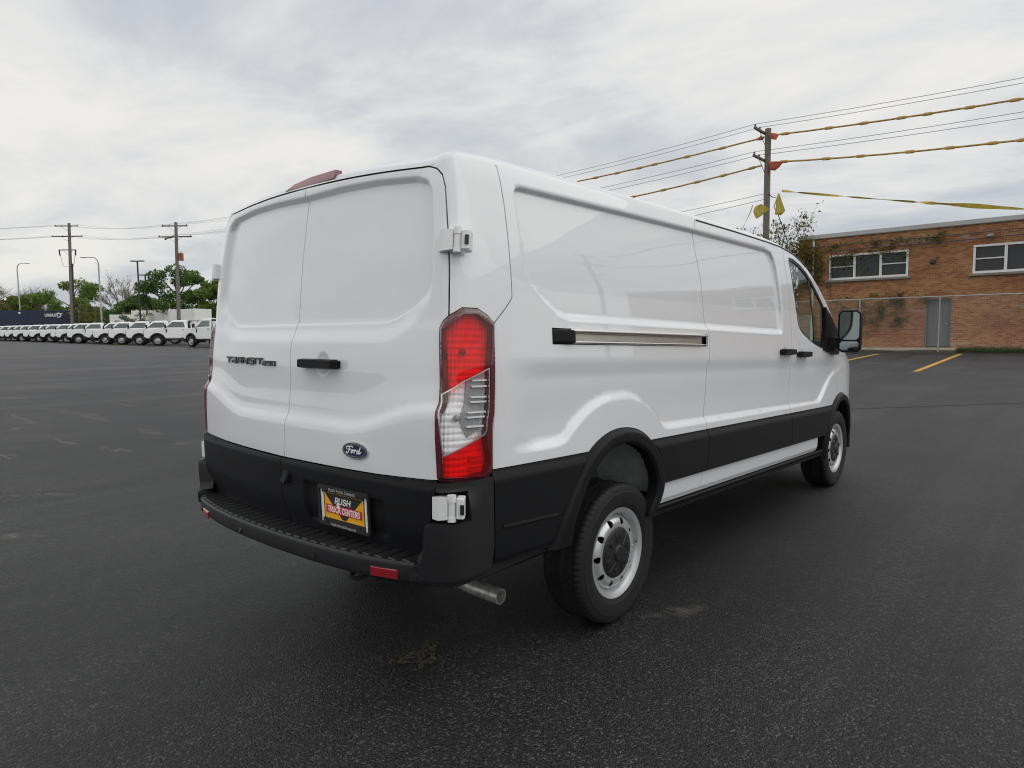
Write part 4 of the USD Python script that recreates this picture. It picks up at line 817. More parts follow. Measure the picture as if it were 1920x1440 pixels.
mat('stripe_yellow', (.58, .31, .05), .75, var=(7, .35)); mat('truck_white', (.82, .825, .83), .35, coat=.6); mat('truck_glass', (.075, .10, .10), .08, coat=.6); mat('truck_black', (.014, .014, .015), .6); mat('truck_rim', (.42, .43, .44), .4, metal=.5)
mat('lamp_post', (.42, .42, .41), .5, metal=.3); mat('dark_post', (.03, .032, .035), .5); mat('trailer_blue', (.014, .021, .050), .5, var=(1.2, .15)); mat('trailer_white', (.80, .80, .77), .5, var=(1.0, .08)); mat('trailer_grey', (.36, .36, .36), .6)
mat('stucco', (.52, .40, .29), .9, var=(1, .08)); mat('far_wall', (.30, .30, .29), .8, var=(.3, .2)); mat('bark', (.085, .068, .052), .95, var=(8, .35)); mat('pale_bark', (.25, .225, .19), .95, var=(6, .3)); mat('yellow_wrap', (.60, .46, .03), .6)
mat('rust_red', (.30, .085, .035), .7); mat('soil', (.055, .045, .034), .95, var=(5, .4))
def leaf(name, a, b):
    M[name] = usdkit.material(stage, '/World/Looks/' + name, {'g': ('geometry', {}), 'r': ('rgb_ramp', {'ramp': [(0, a), (1, b)]}), 'd': ('principled_bsdf', {'roughness': .6, 'specular_ior_level': .3}), 't': ('translucent_bsdf', {}), 'm': ('mix_closure', {'fac': .3})},
        [('g.random_per_island', 'r.fac'), ('r.color', 'd.base_color'), ('r.color', 't.color'), ('d.BSDF', 'm.closure1'), ('t.BSDF', 'm.closure2')], surface='m.closure')
leaf('leaf_green', (.12, .18, .032), (.28, .36, .085)); leaf('leaf_dark', (.08, .14, .030), (.19, .26, .065)); leaf('leaf_olive', (.12, .13, .036), (.27, .25, .08)); leaf('leaf_pale', (.11, .135, .075), (.22, .24, .15)); leaf('leaf_gold', (.16, .13, .025), (.32, .24, .05)); leaf('leaf_rust', (.09, .045, .035), (.17, .09, .06)); leaf('twig', (.10, .085, .065), (.17, .15, .12)); leaf('grass_blade', (.06, .095, .025), (.19, .21, .08))

def leaves(cent, size, rng, up=.3, n_per=1, spread=0.0, ratio=.6):
    """Small bent leaves (two triangles each) about the points."""
    c = np.repeat(np.asarray(cent, float), n_per, 0)
    if spread: c = c + rng.normal(0, spread, c.shape)
    n = len(c); d = rng.normal(size=(n, 3)); d /= np.linalg.norm(d, axis=1)[:, None]; e = np.cross(d, rng.normal(size=(n, 3))); e /= np.linalg.norm(e, axis=1)[:, None]
    L = size * rng.uniform(.6, 1.4, n)[:, None]; Wd = L * ratio
    nn = np.cross(d, e) * L * .12
    V = np.stack([c - d * L * .5, c + e * Wd * .5 + nn, c + d * L * .5, c - e * Wd * .5 + nn], 1).reshape(-1, 3); i = np.arange(n)[:, None] * 4
    return V, np.vstack([i + [0, 1, 2], i + [0, 2, 3]]).astype(int)

# ------------------------------------------------------------------ brick building on the right (its wall faces the van)
WX, GZ, TOPZ = 32.0, .44, 5.74
YL, YR = 8.3, -19.5
bld = thing('brick_building', 'long two tone brown brick building with white framed windows and grey door', 'building', (0, 0, 0))
WINS = [(3.62, 6.90, 3.73, 4.90), (-2.02, 1.27, 3.68, 4.86), (-7.6, -4.3, 3.68, 4.86), (-13.2, -9.9, 3.68, 4.86)]
DOOR = (1.95, 2.90, .60, 2.70)
wallp = sbox(YR, GZ - .6, YL, TOPZ)
mat('old_pane', (.024, .027, .030), .10, spec=.34)
for y0, y1, z0, z1 in WINS + [DOOR]: wallp = wallp.difference(sbox(y0, z0, y1, z1))
wv, wf = extrude(wallp, 0, .32, lambda v: np.stack([WX + v[:, 2], v[:, 0], v[:, 1]], -1))
obj('wall', (wv, wf[:, ::-1]) if False else (wv, wf), M['brick'], bld)
obj('wall', cat([bx(((WX + .32 + 52) / 2, YL - .16, (GZ - .6 + TOPZ) / 2), (52 - WX - .32, .32, TOPZ - GZ + .6)), bx(((WX + .32 + 52) / 2, YR + .16, (GZ - .6 + TOPZ) / 2), (52 - WX - .32, .32, TOPZ - GZ + .6)), bx((51.84, (YL + YR) / 2, (GZ - .6 + TOPZ) / 2), (.32, YL - YR - .66, TOPZ - GZ + .6))]), M['brick'], bld)
obj('roof', bx(((WX + 52) / 2, (YL + YR) / 2, TOPZ - .10), (52 - WX - .7, YL - YR - .7, .12)), M['sill_stone'], bld)
cp_ = obj('coping', bx((WX + .12, (YL + YR) / 2, TOPZ + .095), (.36, YL - YR + .10, .19), 0, .012), M['coping'], bld)
obj('coping_flashing', bx((WX - .04, (YL + YR) / 2, TOPZ - .012), (.05, YL - YR + .10, .03)), M['sill_stone'], cp_)
for wi, (y0, y1, z0, z1) in enumerate(WINS):
    fw, fd_ = .085, .12; X = WX + .05
    w = thing('window', None, None, parent=bld)
    ym = [y0, y0 + (y1 - y0) * .335, y0 + (y1 - y0) * .665, y1]
    obj('window_frame', cat([bx((X, (y0 + y1) / 2, z1 - fw / 2), (fd_, y1 - y0 - .004, fw)), bx((X, (y0 + y1) / 2, z0 + fw * .6), (fd_, y1 - y0 - .004, fw * 1.2)), bx((X, y0 + fw / 2 + .002, (z0 + z1) / 2), (fd_ - .01, fw, z1 - z0 - 2.2 * fw)), bx((X, y1 - fw / 2 - .002, (z0 + z1) / 2), (fd_ - .01, fw, z1 - z0 - 2.2 * fw))]
        + [bx((X, ym[k], (z0 + z1) / 2), (fd_ - .02, .10, z1 - z0 - 2.2 * fw)) for k in (1, 2)]), M['window_frame'], w)
    obj('window_sill', bx((WX - .02, (y0 + y1) / 2, z0 - .05), (.20, y1 - y0 + .22, .10), 0, .01), M['sill_stone'], w)
    for k in range(3):
        a, b = ym[k] + .05, ym[k + 1] - .05
        if k != 1:
            zm = z0 + (z1 - z0) * .52
            obj('sash_rail', bx((X + .01, (a + b) / 2, zm), (.06, b - a - .004, .045)), M['window_frame'], w)
            for za, zb in ((z0 + .1, zm - .022), (zm + .022, z1 - .085)): obj('pane', bx((X + .03, (a + b) / 2, (za + zb) / 2), (.006, b - a, zb - za)), M['old_pane'], w)
        else: obj('pane', bx((X + .03, (a + b) / 2, (z0 + z1) / 2), (.006, b - a, z1 - z0 - .18)), M['old_pane'], w)
d_ = obj('door', bx((WX + .12, (DOOR[0] + DOOR[1]) / 2, (DOOR[2] + DOOR[3]) / 2), (.05, DOOR[1] - DOOR[0] - .12, DOOR[3] - DOOR[2] - .06), 0, .004), M['door_grey'], bld)
obj('door_frame', cat([bx((WX + .09, DOOR[k] + (.03 if k == 0 else -.03), (DOOR[2] + DOOR[3]) / 2), (.14, .058, DOOR[3] - DOOR[2])) for k in (0, 1)] + [bx((WX + .09, (DOOR[0] + DOOR[1]) / 2, DOOR[3] - .03), (.138, DOOR[1] - DOOR[0] - .12, .058))]), M['door_grey'], d_)
obj('door_knob', ball((WX + .07, DOOR[0] + .16, 1.62), .035, 1), M['galvanised'], d_)
wl = obj('wall_lamp', cat([bx((WX - .03, 2.68, 4.31), (.06, .20, .12), 0, .01), hull([(WX - .06, 2.60, 4.36), (WX - .06, 2.78, 4.36), (WX - .22, 2.62, 4.24), (WX - .22, 2.80, 4.26), (WX - .08, 2.62, 4.18), (WX - .08, 2.76, 4.18)]), tube([(WX, 2.55, 4.44), (WX - .10, 2.50, 4.42)], .03, 8)]), M['dark_post'], bld)
fl = obj('flood_lamp', cat([tube([(WX, .70, 5.25), (WX - .12, .70, 5.25)], .03, 8), hull([(WX - .10, .60, 5.28), (WX - .10, .80, 5.28), (WX - .26, .60, 5.16), (WX - .26, .80, 5.18), (WX - .14, .60, 5.12), (WX - .14, .80, 5.12)])]), M['galvanised'], bld)
obj('downpipe', tube([(WX - .06, 7.60, TOPZ - .05), (WX - .06, 7.60, 4.0), (WX - .06, 7.60, .5)], .05, 8), M['window_frame'], bld)
for z, zz in ((5.36, 5.40), (5.10, 5.16)):
    ys = np.linspace(10.1, -19, 24); c = tube([(WX - .14 if y < 8.4 else 32.36, y, z + (zz - z) * (10 - y) / 30 - .03 * math.sin((y % 5) / 5 * math.pi)) for y in ys], .020, 5)
    t = obj('cable', c, M['wire'], None); tag(t, 'upper black cable strung along the brick wall' if z > 5.2 else 'lower black cable strung along the brick wall', 'cable')
tag(obj('cable', tube([(WX - .05, 6.80, 5.2), (WX - .05, 6.80, 1.4)], .012, 5), M['wire']), 'black cable running straight down the brick wall left of the window', 'cable')

# sidewalk, verge
def strip(x0, x1, z0, z1, y0=-20, y1=14): return bx(((x0 + x1) / 2, (y0 + y1) / 2, (z0 + z1) / 2), (x1 - x0, y1 - y0, z1 - z0), 0, .015)
tag(obj('sidewalk', strip(30.75, 31.995, .2, .575), M['concrete']), 'pale concrete walk along the foot of the brick building', 'sidewalk', kind='structure')
rng = np.random.default_rng(5)
def verge():
    ys = np.linspace(-20, 14, 120); xs = np.linspace(29.75, 30.745, 8); X, Y = np.meshgrid(xs, ys); Z = ground_z(X, Y) + .008 + .10 * meshkit.fbm(np.stack([X * 1.7, Y * 1.1, 0 * X], -1), 3, 4) * sst(29.75, 30.0, X)
    i = np.arange(X.size).reshape(X.shape)
    tag(obj('verge', (np.stack([X, Y, Z], -1).reshape(-1, 3), np.stack([i[:-1, :-1], i[:-1, 1:], i[1:, 1:], i[1:, :-1]], -1).reshape(-1, 4)), M['soil'], None, True), 'strip of bare soil between the lot and the walk', 'verge', kind='structure')
    n = 16000; y = rng.uniform(-20, 10, n); x = 29.85 + .95 * rng.random(n); dens = meshkit.noise(np.stack([y * .7, x * .5, 0 * x], -1), 2) + .25 * (y < 1.5)
    k = dens > .56; x, y = x[k], y[k]; z = ground_z(x, y) + .05; h = rng.uniform(.06, .27, len(x)); b = rng.normal(0, .06, (len(x), 2)); w = .012
    V = np.stack([np.stack([x - w, y - w, z], -1), np.stack([x + w, y + w, z], -1), np.stack([x + b[:, 0], y + b[:, 1], z + h], -1)], 1).reshape(-1, 3)
    g2 = leaves(np.stack([x, y, z + h * .4], -1)[::3], .10, rng)
    tag(obj('grass', cat([(V, np.arange(len(V)).reshape(-1, 3)), g2]), M['grass_blade']), 'rough grass and weeds at the foot of the fence', 'grass', kind='stuff')
verge()

# chain-link fence in front of the building
fe = thing('chain_link_fence', 'tall chain link fence on grey posts in front of the brick building', 'fence', (0, 0, 0))
FX_, fy0, fy1 = 30.0, -13.0, 10.8
def fz(y): return float(ground_z(FX_, y))
for y in np.arange(-12.7, 11, 2.95): 
    yy_ = y + .02; obj('post', tube([(FX_, yy_, fz(yy_) - .1), (FX_, yy_, 2.70)], .032, 10), M['galvanised'], fe, 40)
obj('top_rail', tube([(FX_, y, 2.71) for y in np.linspace(fy0, fy1, 9)], .024, 8), M['galvanised'], fe, 40)
def chain(y0, y1, z0, z1, x, pitch=.078, r=.0013):
    out = []; H = z1 - z0
    for k in np.arange(y0 - H, y1, pitch):
        for s in (1, -1):
            a, b = (k, k + H) if s > 0 else (k + H, k)
            za, zb = z0, z1; P, Q = np.array([x, a, za]), np.array([x, b, zb])
            lo, hi = min(a, b), max(a, b)
            t0, t1 = max(0, (y0 - lo) / H), min(1, (y1 - lo) / H)
            if t1 <= t0: continue
            if s < 0: t0, t1 = 1 - t1, 1 - t0
            A, B = P + (Q - P) * t0, P + (Q - P) * t1; o = s * .002
            d = (B - A) / np.linalg.norm(B - A); n1 = np.array([1., 0, 0]); n2 = np.cross(d, n1)
            ring = [n1 * r, (-n1 * .5 + n2 * .866) * r, (-n1 * .5 - n2 * .866) * r]
            V = np.array([A + q + n1 * o for q in ring] + [B + q + n1 * o for q in ring]); out.append((V, np.array([(0, 1, 4), (0, 4, 3), (1, 2, 5), (1, 5, 4), (2, 0, 3), (2, 3, 5)])))
    return cat(out)
tag(obj('wire_mesh', chain(fy0, fy1, .46, 2.70, FX_ - .035), M['galvanised'], fe), kind='stuff')

# creeper on the wall, shrub tree at the building's corner
def creeper(label, spec, mt, seed):
    r = np.random.default_rng(seed); out = []
    for y0, y1, z0, z1, n in spec:
        y = r.uniform(min(y0, y1), max(y0, y1), n * 2); z = r.uniform(z0, z1, n * 2); e = np.minimum(np.minimum(y - min(y0, y1), max(y0, y1) - y) / .5, np.minimum(z - z0, z1 - z) / .16); k = meshkit.fbm(np.stack([y * 2.6, z * 3.4, 0 * y], -1), 4, seed) + .22 * np.minimum(e, 1) - .22 + .10 * r.normal(size=len(y)) > .50; y, z = y[k], z[k]
        out.append(leaves(np.stack([WX - .06 - .08 * r.random(len(y)), y, z], -1), .10, r))
    tag(obj('creeper', cat(out), M[mt]), label, 'creeper')
creeper('olive creeper spread over the upper brick wall and hanging before the first window', [(8.3, 2.2, 5.10, 5.55, 900), (7.2, 3.3, 4.55, 5.20, 380), (7.0, 5.2, 3.9, 4.95, 220), (8.4, 6.7, 3.4, 5.4, 800)], 'leaf_olive', 11)
creeper('patch of olive creeper on the brick wall left of the grey door', [(5.1, 3.4, 1.5, 3.1, 1100), (6.8, 4.7, .8, 3.0, 600), (3.7, 2.5, 2.5, 3.05, 260)], 'leaf_olive', 12)
def branchy(base, h, rng, n0, spread, levels=3, r0=.06, lean=(0, 0)):
    """A trunk that forks into ever finer limbs; returns tubes and the tips."""
    tubes, tips = [], []
    def grow(p, d, L, r, lev):
        k = 5; pts = [p]
        for i in range(k):
            d = d + rng.normal(0, .10, 3) + np.array([0, 0, .05]); d /= np.linalg.norm(d); pts.append(pts[-1] + d * L / k)
        tubes.append(tube(pts, np.linspace(r, r * .55, k + 1), 6 if lev < 2 else 4, False))
        if lev == levels: tips.extend(pts[2:]); return
        for j in range(n0):
            t = rng.uniform(.45, 1.0); q = pts[int(t * k)]; dd = d + rng.normal(0, spread, 3); dd[2] = abs(dd[2]) * .7 + .15; dd /= np.linalg.norm(dd)
            grow(np.array(q), dd, L * rng.uniform(.5, .8), r * .5, lev + 1)
    grow(np.asarray(base, float), np.array([lean[0], lean[1], 1.0]), h * .45, r0, 0)
    return tubes, np.array(tips)
def corner_tree():
    r = np.random.default_rng(23)
    t = thing('sparse_tree', 'sparse young tree with reddish seed heads beside the utility pole', 'tree', (0, 0, 0))
    tb, tips = [], []
    for b in ((32.9, 9.2, .4), (33.2, 10.4, .4), (32.7, 8.8, .4), (33.0, 9.8, .4), (33.1, 10.9, .4), (32.8, 9.4, .4)):
        a, c = branchy(b, 7.7, r, 4, .22, 3, .07); tb += a; tips.append(c)
    tips = np.vstack(tips); print('corner tree', tips.min(0), tips.max(0), len(tips))
    obj('trunk', cat(tb), M['bark'], t)
    obj('crown', leaves(tips[r.random(len(tips)) < .5], .15, r, n_per=3, spread=.15), M['leaf_olive'], t)
    hi = tips[tips[:, 2] > 6.3]; hi = hi[r.random(len(hi)) < .10]
    tag(obj('seed_heads', leaves(hi, .10, r, n_per=20, spread=.09), M['leaf_rust'], t), kind='stuff')
    gold = np.stack([r.normal(31.7, .2, 400), r.normal(7.9, .33, 400), r.normal(5.0, .38, 400)], -1)
    obj('golden_foliage', leaves(gold, .12, r, n_per=2, spread=.08), M['leaf_gold'], t)
corner_tree()

# ------------------------------------------------------------------ utility poles, wires, line hoses and tape
def insulator(c): return lathe_at([(0, 0), (.045, 0), (.05, .03), (.03, .045), (.055, .07), (.05, .09), (.03, .12), (0, .13)], c)
def lathe_at(prof, c):
    v, f = lathe(prof, 10, 'z'); return v + np.asarray(c, float), f
def sag(a, b, s, n=26):
    t = np.linspace(0, 1, n); a, b = np.asarray(a, float), np.asarray(b, float)
    return a + (b - a) * t[:, None] - np.array([0, 0, 1]) * (4 * s * t * (1 - t))[:, None]
def pole(label, x, y, h, arms, r=(.16, .12), lean=(0, 0), group=None):
    z0 = float(ground_z(x, y)); t = thing('utility_pole', label, 'utility pole', (x, y, z0))
    obj('pole', tube([(0, 0, -.2), (lean[0] * .5, lean[1] * .5, (h - z0) / 2), (lean[0], lean[1], h - z0)], [r[0], (r[0] + r[1]) / 2, r[1]], 12), M['wood_pole'], t, 40)
    for z, e0, e1, ins in arms:       # a crossarm from e0 to e1 (xy offsets), with insulators along it
        e0, e1 = np.array([*e0, z - z0]), np.array([*e1, z - z0]); d = e1 - e0; L = np.linalg.norm(d); ang = math.atan2(d[1], d[0]); nrm = np.array([-d[1], d[0], 0]) / L * .16
        a = obj('crossarm', moved(bx((0, 0, 0), (L, .10, .12), 0, .01), (e0 + e1) / 2 + nrm, ang), M['wood_arm'], t)
        for f_ in ins: obj('insulator', insulator((e0 + d * f_ + nrm + [0, 0, .06])), M['porcelain'], a, 40)
        for s_ in ((1, -1) if abs(np.dot(e0[:2], d[:2])) > .3 * L else ((-1,) if np.linalg.norm(e0) > np.linalg.norm(e1) else (1,))):
            m_ = np.array([0, 0, z - z0]) + d / L * s_ * min(.75, L * .55); obj('arm_brace', tube([m_ + nrm * .9 - [0, 0, .05], nrm * .9 + np.array([0, 0, z - z0 - .6])], .016, 6), M['wood_arm'], a)
    return t
pR = pole('weathered wooden utility pole with orange sheets behind the van at the brick building', 32.5, 10.1, 11.52, [(11.32, (-1.35, 0), (.12, 0), (.06, .45)), (9.98, (-1.42, 0), (.12, 0), (.06, .45))], (.17, .15))
pole('tall wooden utility pole with three crossarms beyond the right edge of the lot', 32.5, -21.6, 11.6, [(11.3, (-1.35, 0), (1.35, 0), (.05, .3, .95)), (10.0, (-1.42, 0), (1.42, 0), (.05, .3, .95)), (8.9, (-1.0, 0), (1.0, 0), (.05, .95))], (.17, .13))
def wire(label, pts, r=.011, mt='wire', cat_='wire', name='overhead_wire'): return tag(obj(name, tube(pts, r, 5, False), M[mt]), label, cat_)
for nm, x, zp, zl, zr in (('topmost', 31.23, 11.50, 11.55, 11.3), ('second highest', 31.79, 11.46, 11.5, 11.25), ('third highest', 31.16, 10.16, 10.3, 10.05), ('fourth highest', 31.80, 10.12, 10.1, 9.9)):
    wire(f'{nm} bare wire crossing the wooden pole at the brick building', np.vstack([sag((x, 44, zl), (x, 10.26, zp), .55)[:-1], sag((x, 10.26, zp), (x, -21.6, zr), .45)]), .011)
def hose(label, a, b, s, n):
    P = sag(a, b, s, 60); P = P + .004 * np.stack([0 * P[:, 0], 0 * P[:, 0], np.sin(np.arange(60) * 1.9 + s * 9)], -1); t = thing('line_hose', label, 'line hose', (0, 0, 0))
    obj('hose', tube(P, .042, 8), M['hose'], t, 40)
    for k in range(n):
        i = min(58.9, max(0, (k + .5 + .22 * math.sin(k * 5.3 + s * 40)) / n * 59)); i0 = int(i); p_ = P[i0]; d = P[min(i0 + 1, 59)] - P[i0]; d /= np.linalg.norm(d)
        obj('hose_joint', tube([p_ - d * .21, p_ - d * .13, p_ + d * .13, p_ + d * .21], [.044, .075, .075, .044], 8), M['hose_joint'], t, 40)
hose('upper yellow insulating line hose running right from the wooden pole', (32.4, 9.72, 11.12), (32.4, -20, 10.9), .55, 19)
hose('upper yellow insulating line hose running left from the wooden pole', (32.4, 10.45, 11.10), (32.4, 40, 11.2), .42, 18)
hose('lower yellow insulating line hose running right from the wooden pole', (32.4, 9.25, 9.74), (32.4, -20, 9.3), .75, 19)
hose('lower yellow insulating line hose running left from the wooden pole', (32.4, 10.35, 9.74), (32.4, 40, 9.6), .62, 18)
def rag(label, pts, mt, seed, name, cat_, thick=.01, sub=3):
    r = np.random.default_rng(seed); m = trimesh.Trimesh(*hull(pts)); 
    for _ in range(sub): m = m.subdivide()
    v = np.array(m.vertices); v += .07 * (np.stack([meshkit.fbm(v * 3.1 + k * 9, 3, seed) for k in range(3)], -1) - .5); return tag(obj(name, (v, np.array(m.faces)), M[mt], None, 50), label, cat_)
rag('orange insulating sheet wrapped on the upper crossarm of the wooden pole', [(32.2, 9.88, 11.20), (32.4, 9.62, 11.16), (32.4, 9.55, 11.05), (32.3, 9.60, 10.88), (32.2, 9.88, 10.92), (32.55, 9.85, 11.18), (32.5, 9.7, 10.9)], 'orange_sheet', 3, 'insulating_sheet', 'insulating sheet')
rag('orange insulating sheet wrapped on the lower crossarm of the wooden pole', [(32.2, 9.90, 9.82), (32.4, 9.38, 9.78), (32.35, 9.26, 9.72), (32.4, 9.48, 9.50), (32.3, 9.66, 9.36), (32.2, 9.88, 9.42), (32.55, 9.85, 9.8), (32.5, 9.72, 9.4)], 'orange_sheet', 4, 'insulating_sheet', 'insulating sheet')
rag('small orange insulating sheet on the left of the upper crossarm', [(32.2, 10.32, 11.22), (32.5, 10.6, 11.16), (32.4, 10.6, 11.04), (32.3, 10.32, 10.96), (32.5, 10.35, 11.0)], 'orange_sheet', 6, 'insulating_sheet', 'insulating sheet')
def ribbon_strip(P, w, tw, mt, label):
    P = np.asarray(P, float); t = np.gradient(P, axis=0); t /= np.linalg.norm(t, axis=1)[:, None]; n = np.cross(t, [0, 0, 1.]); n /= np.linalg.norm(n, axis=1)[:, None]; u = np.cross(n, t)
    d = n * np.sin(tw)[:, None] + u * np.cos(tw)[:, None]; w = np.broadcast_to(w, len(P))[:, None]; k = np.cross(t, d) * .004; V = np.concatenate([P - d * w + k, P + d * w + k, P + d * w - k, P - d * w - k]); m = len(P); i = np.arange(m - 1); F = []
    for a in range(4): b = (a + 1) % 4; F.append(np.stack([a * m + i, a * m + i + 1, b * m + i + 1, b * m + i], -1))
    return tag(obj('warning_tape', (V, np.vstack(F)), M[mt], None, 40), label, 'tape')
tt = np.linspace(0, 1, 120); Pt = sag((32.3, 9.28, 8.30), (32.3, -20, 2.95), .42, 120)
ribbon_strip(Pt, .055 + .05 * meshkit.noise(np.stack([tt * 22, 0 * tt, 0 * tt], -1), 3) ** 2, 5.5 * meshkit.noise(np.stack([tt * 26, 0 * tt + 4, 0 * tt], -1), 5) + 1.0, 'tape', 'twisted yellow tape stretched from the wooden pole towards the right')
rag('yellow flag of loose sheeting hanging right of the wooden pole', [(32.3, 9.42, 8.24), (32.32, 9.52, 8.16), (32.25, 9.60, 7.20), (32.35, 9.30, 7.12), (32.3, 9.10, 7.30), (32.35, 9.36, 7.14)], 'tape', 8, 'loose_sheet', 'loose sheet')
rag('yellow loose sheeting tied to the left face of the wooden pole', [(32.3, 10.30, 7.80), (32.34, 10.66, 7.74), (32.26, 10.70, 7.45), (32.3, 10.55, 7.08), (32.3, 10.28, 7.25), (32.36, 9.85, 7.5)], 'tape', 9, 'loose_sheet', 'loose sheet')
ribbon_strip([(32.3, 10.74, 7.80), (32.25, 10.86, 7.4), (32.2, 11.06, 6.95), (32.2, 11.30, 6.55), (32.25, 11.34, 6.42)], [.03, .07, .07, .06, .03], np.array([.8, 1.1, 1.3, 1.2, .9]), 'tape', 'strip of yellow tape trailing down left of the wooden pole')
for nm, a, b, s in (('higher', (32.35, 10.2, 8.30), (32.35, 42, 8.6), .75), ('lower', (32.35, 10.2, 8.02), (32.35, 42, 7.6), .7)): wire(f'{nm} thin service wire leaving the wooden pole to the left', sag(a, b, s), .012)
P_ = np.array([(32.4, 10.0, 8.3), (32.35, 9.8, 8.1), (32.4, 9.55, 8.0), (32.4, 9.7, 7.6), (32.45, 9.5, 7.2), (32.5, 9.3, 6.6), (32.6, 9.1, 5.9)]); wire('loose dark service cable dangling down right of the wooden pole', P_, .022, 'wire', 'cable', 'cable')

lane = pole('wooden utility pole with three crossarms behind the row of trucks, further left of two', 25.9, 102.4, 16.75, [(16.4, (-1.06, 1.22), (1.06, -1.22), (.04, .3, .96)), (15.0, (-1.4, 1.6), (1.4, -1.6), (.04, .36, .62, .96)), (13.2, (-.73, .82), (.73, -.82), ())], (.25, .18), (.33, -.33))
for s in (-1, 1): obj('fuse_cutout', cat([tube([(s * .69, -s * .80 - .1, 11.5), (s * .74, -s * .88 - .1, 12.3)], .09, 8), tube([(s * .66, -s * .77 - .1, 11.5), (s * .48, -s * .53 - .1, 10.1), (s * .13, -.26, 10.0)], .026, 5)]), M['dark_post'], lane)
obj('conduit', tube([(.24, -.28, 0), (.40, -.42, 10.4)], .09, 8), M['dark_post'], lane)
pL = pole('wooden utility pole with a rust red box behind the nearest white trucks', 27.8, 71.6, 13.5, [(13.15, (-.92, 1.06), (.92, -1.06), (.04, .3, .96)), (12.0, (-1.2, 1.38), (1.2, -1.38), (.04, .45, .96))], (.21, .155), (.14, -.23))
obj('rust_box', cat([bx((.40, -.48, 9.1), (.39, .39, .80), .7, .02), tube([(.40, -.48, 9.5), (.43, -.52, 9.75)], .035, 6)]), M['rust_red'], pL)
obj('bracket', cat([tube([(-.1, .1, 11.2), (-.63, .7, 11.05)], .06, 6), ball((-.63, .7, 11.0), .115, 1)]), M['dark_post'], pL)
k = 0
for zA, zB, offs in ((16.55, 13.3, (-1.25, -.5, 1.25)), (15.15, 12.15, (-1.8, -.4, .5, 1.75))):
    for o in offs:
        k += 1; e = np.array([.656, -.755]) * o; A = (26.2 + e[0], 102.1 + e[1], zA); B = (27.95 + e[0] * .87, 71.35 + e[1] * .87, zB)
        nth = ['first', 'second', 'third', 'fourth', 'fifth', 'sixth', 'seventh'][k - 1]
        wire(f'{nth} overhead wire counted from the top left between the two far utility poles', np.vstack([sag((-10 + e[0] * .3, 112 + e[1], zA - 2.6), A, .9)[:-1], sag(A, B, .5)[:-1], sag(B, (31 + e[0], 40 + e[1] * .9, zB - .2), .5)]), .0085, 'far_wire')

# ------------------------------------------------------------------ street lights and lot lights
def street_light(label, x, y, h, sx_, base=True):
    z0 = float(ground_z(x, y)); t = thing('street_light', label, 'street light', (x, y, z0)); H = h - z0
    dx = np.array([.66, -.75, 0]) * sx_
    pts = [np.array([0, 0, 0.]), np.array([0, 0, H * .5]), np.array([0, 0, H - .9])] + [np.array([0, 0, H - .9]) + dx * .6 * (1 - math.cos(a)) + np.array([0, 0, .9 * math.sin(a)]) for a in np.linspace(.3, math.pi / 2, 5)] + [np.array([0, 0, H]) + dx * 1.7]
    obj('pole', tube(pts, np.linspace(.11, .05, len(pts)), 8), M['lamp_post'], t, 40)
    e = np.array([0, 0, H]) + dx * 1.9; obj('lamp_head', hull([e + dx * a + np.array([.755, .656, 0]) * b * .14 + np.array([0, 0, c]) for a, b, c in ((-.35, -1, .05), (-.35, 1, .05), (.35, -1, .03), (.35, 1, .03), (-.3, -.6, -.06), (-.3, .6, -.06), (.35, -.6, -.03), (.35, .6, -.03))]), M['lamp_post'], t)
    if base: obj('base_wrap', tube([(0, 0, 1.2), (0, 0, 2.4)], .17, 8), M['yellow_wrap'], t)
street_light('grey curved street light at the far left behind the blue container', 27.61, 138.35, 14.16, 1, False)
street_light('grey curved street light with a yellow base right of the blue container', 26.75, 92.9, 11.45, -1)
def lot_light(label, x, y, h):
    z0 = float(ground_z(x, y)); t = thing('lot_light', label, 'light pole', (x, y, z0)); H = h - z0
    obj('pole', tube([(0, 0, 0), (0, 0, H - .1)], [.11, .085], 8), M['dark_post'], t, 40)
    obj('lamp_head', cat([bx((s * .30, -s * .34, H), (.55, .38, .12), -.85, .02) for s in (-1, 1)] + [bx((0, 0, H - .03), (.14, .14, .16))]), M['dark_post'], t)
lot_light('tall dark lot light with a flat twin head behind the white trucks', 26.59, 79.08, 9.9)
lot_light('shorter looking dark lot light in front of the far green tree', 30.76, 88.8, 9.2)

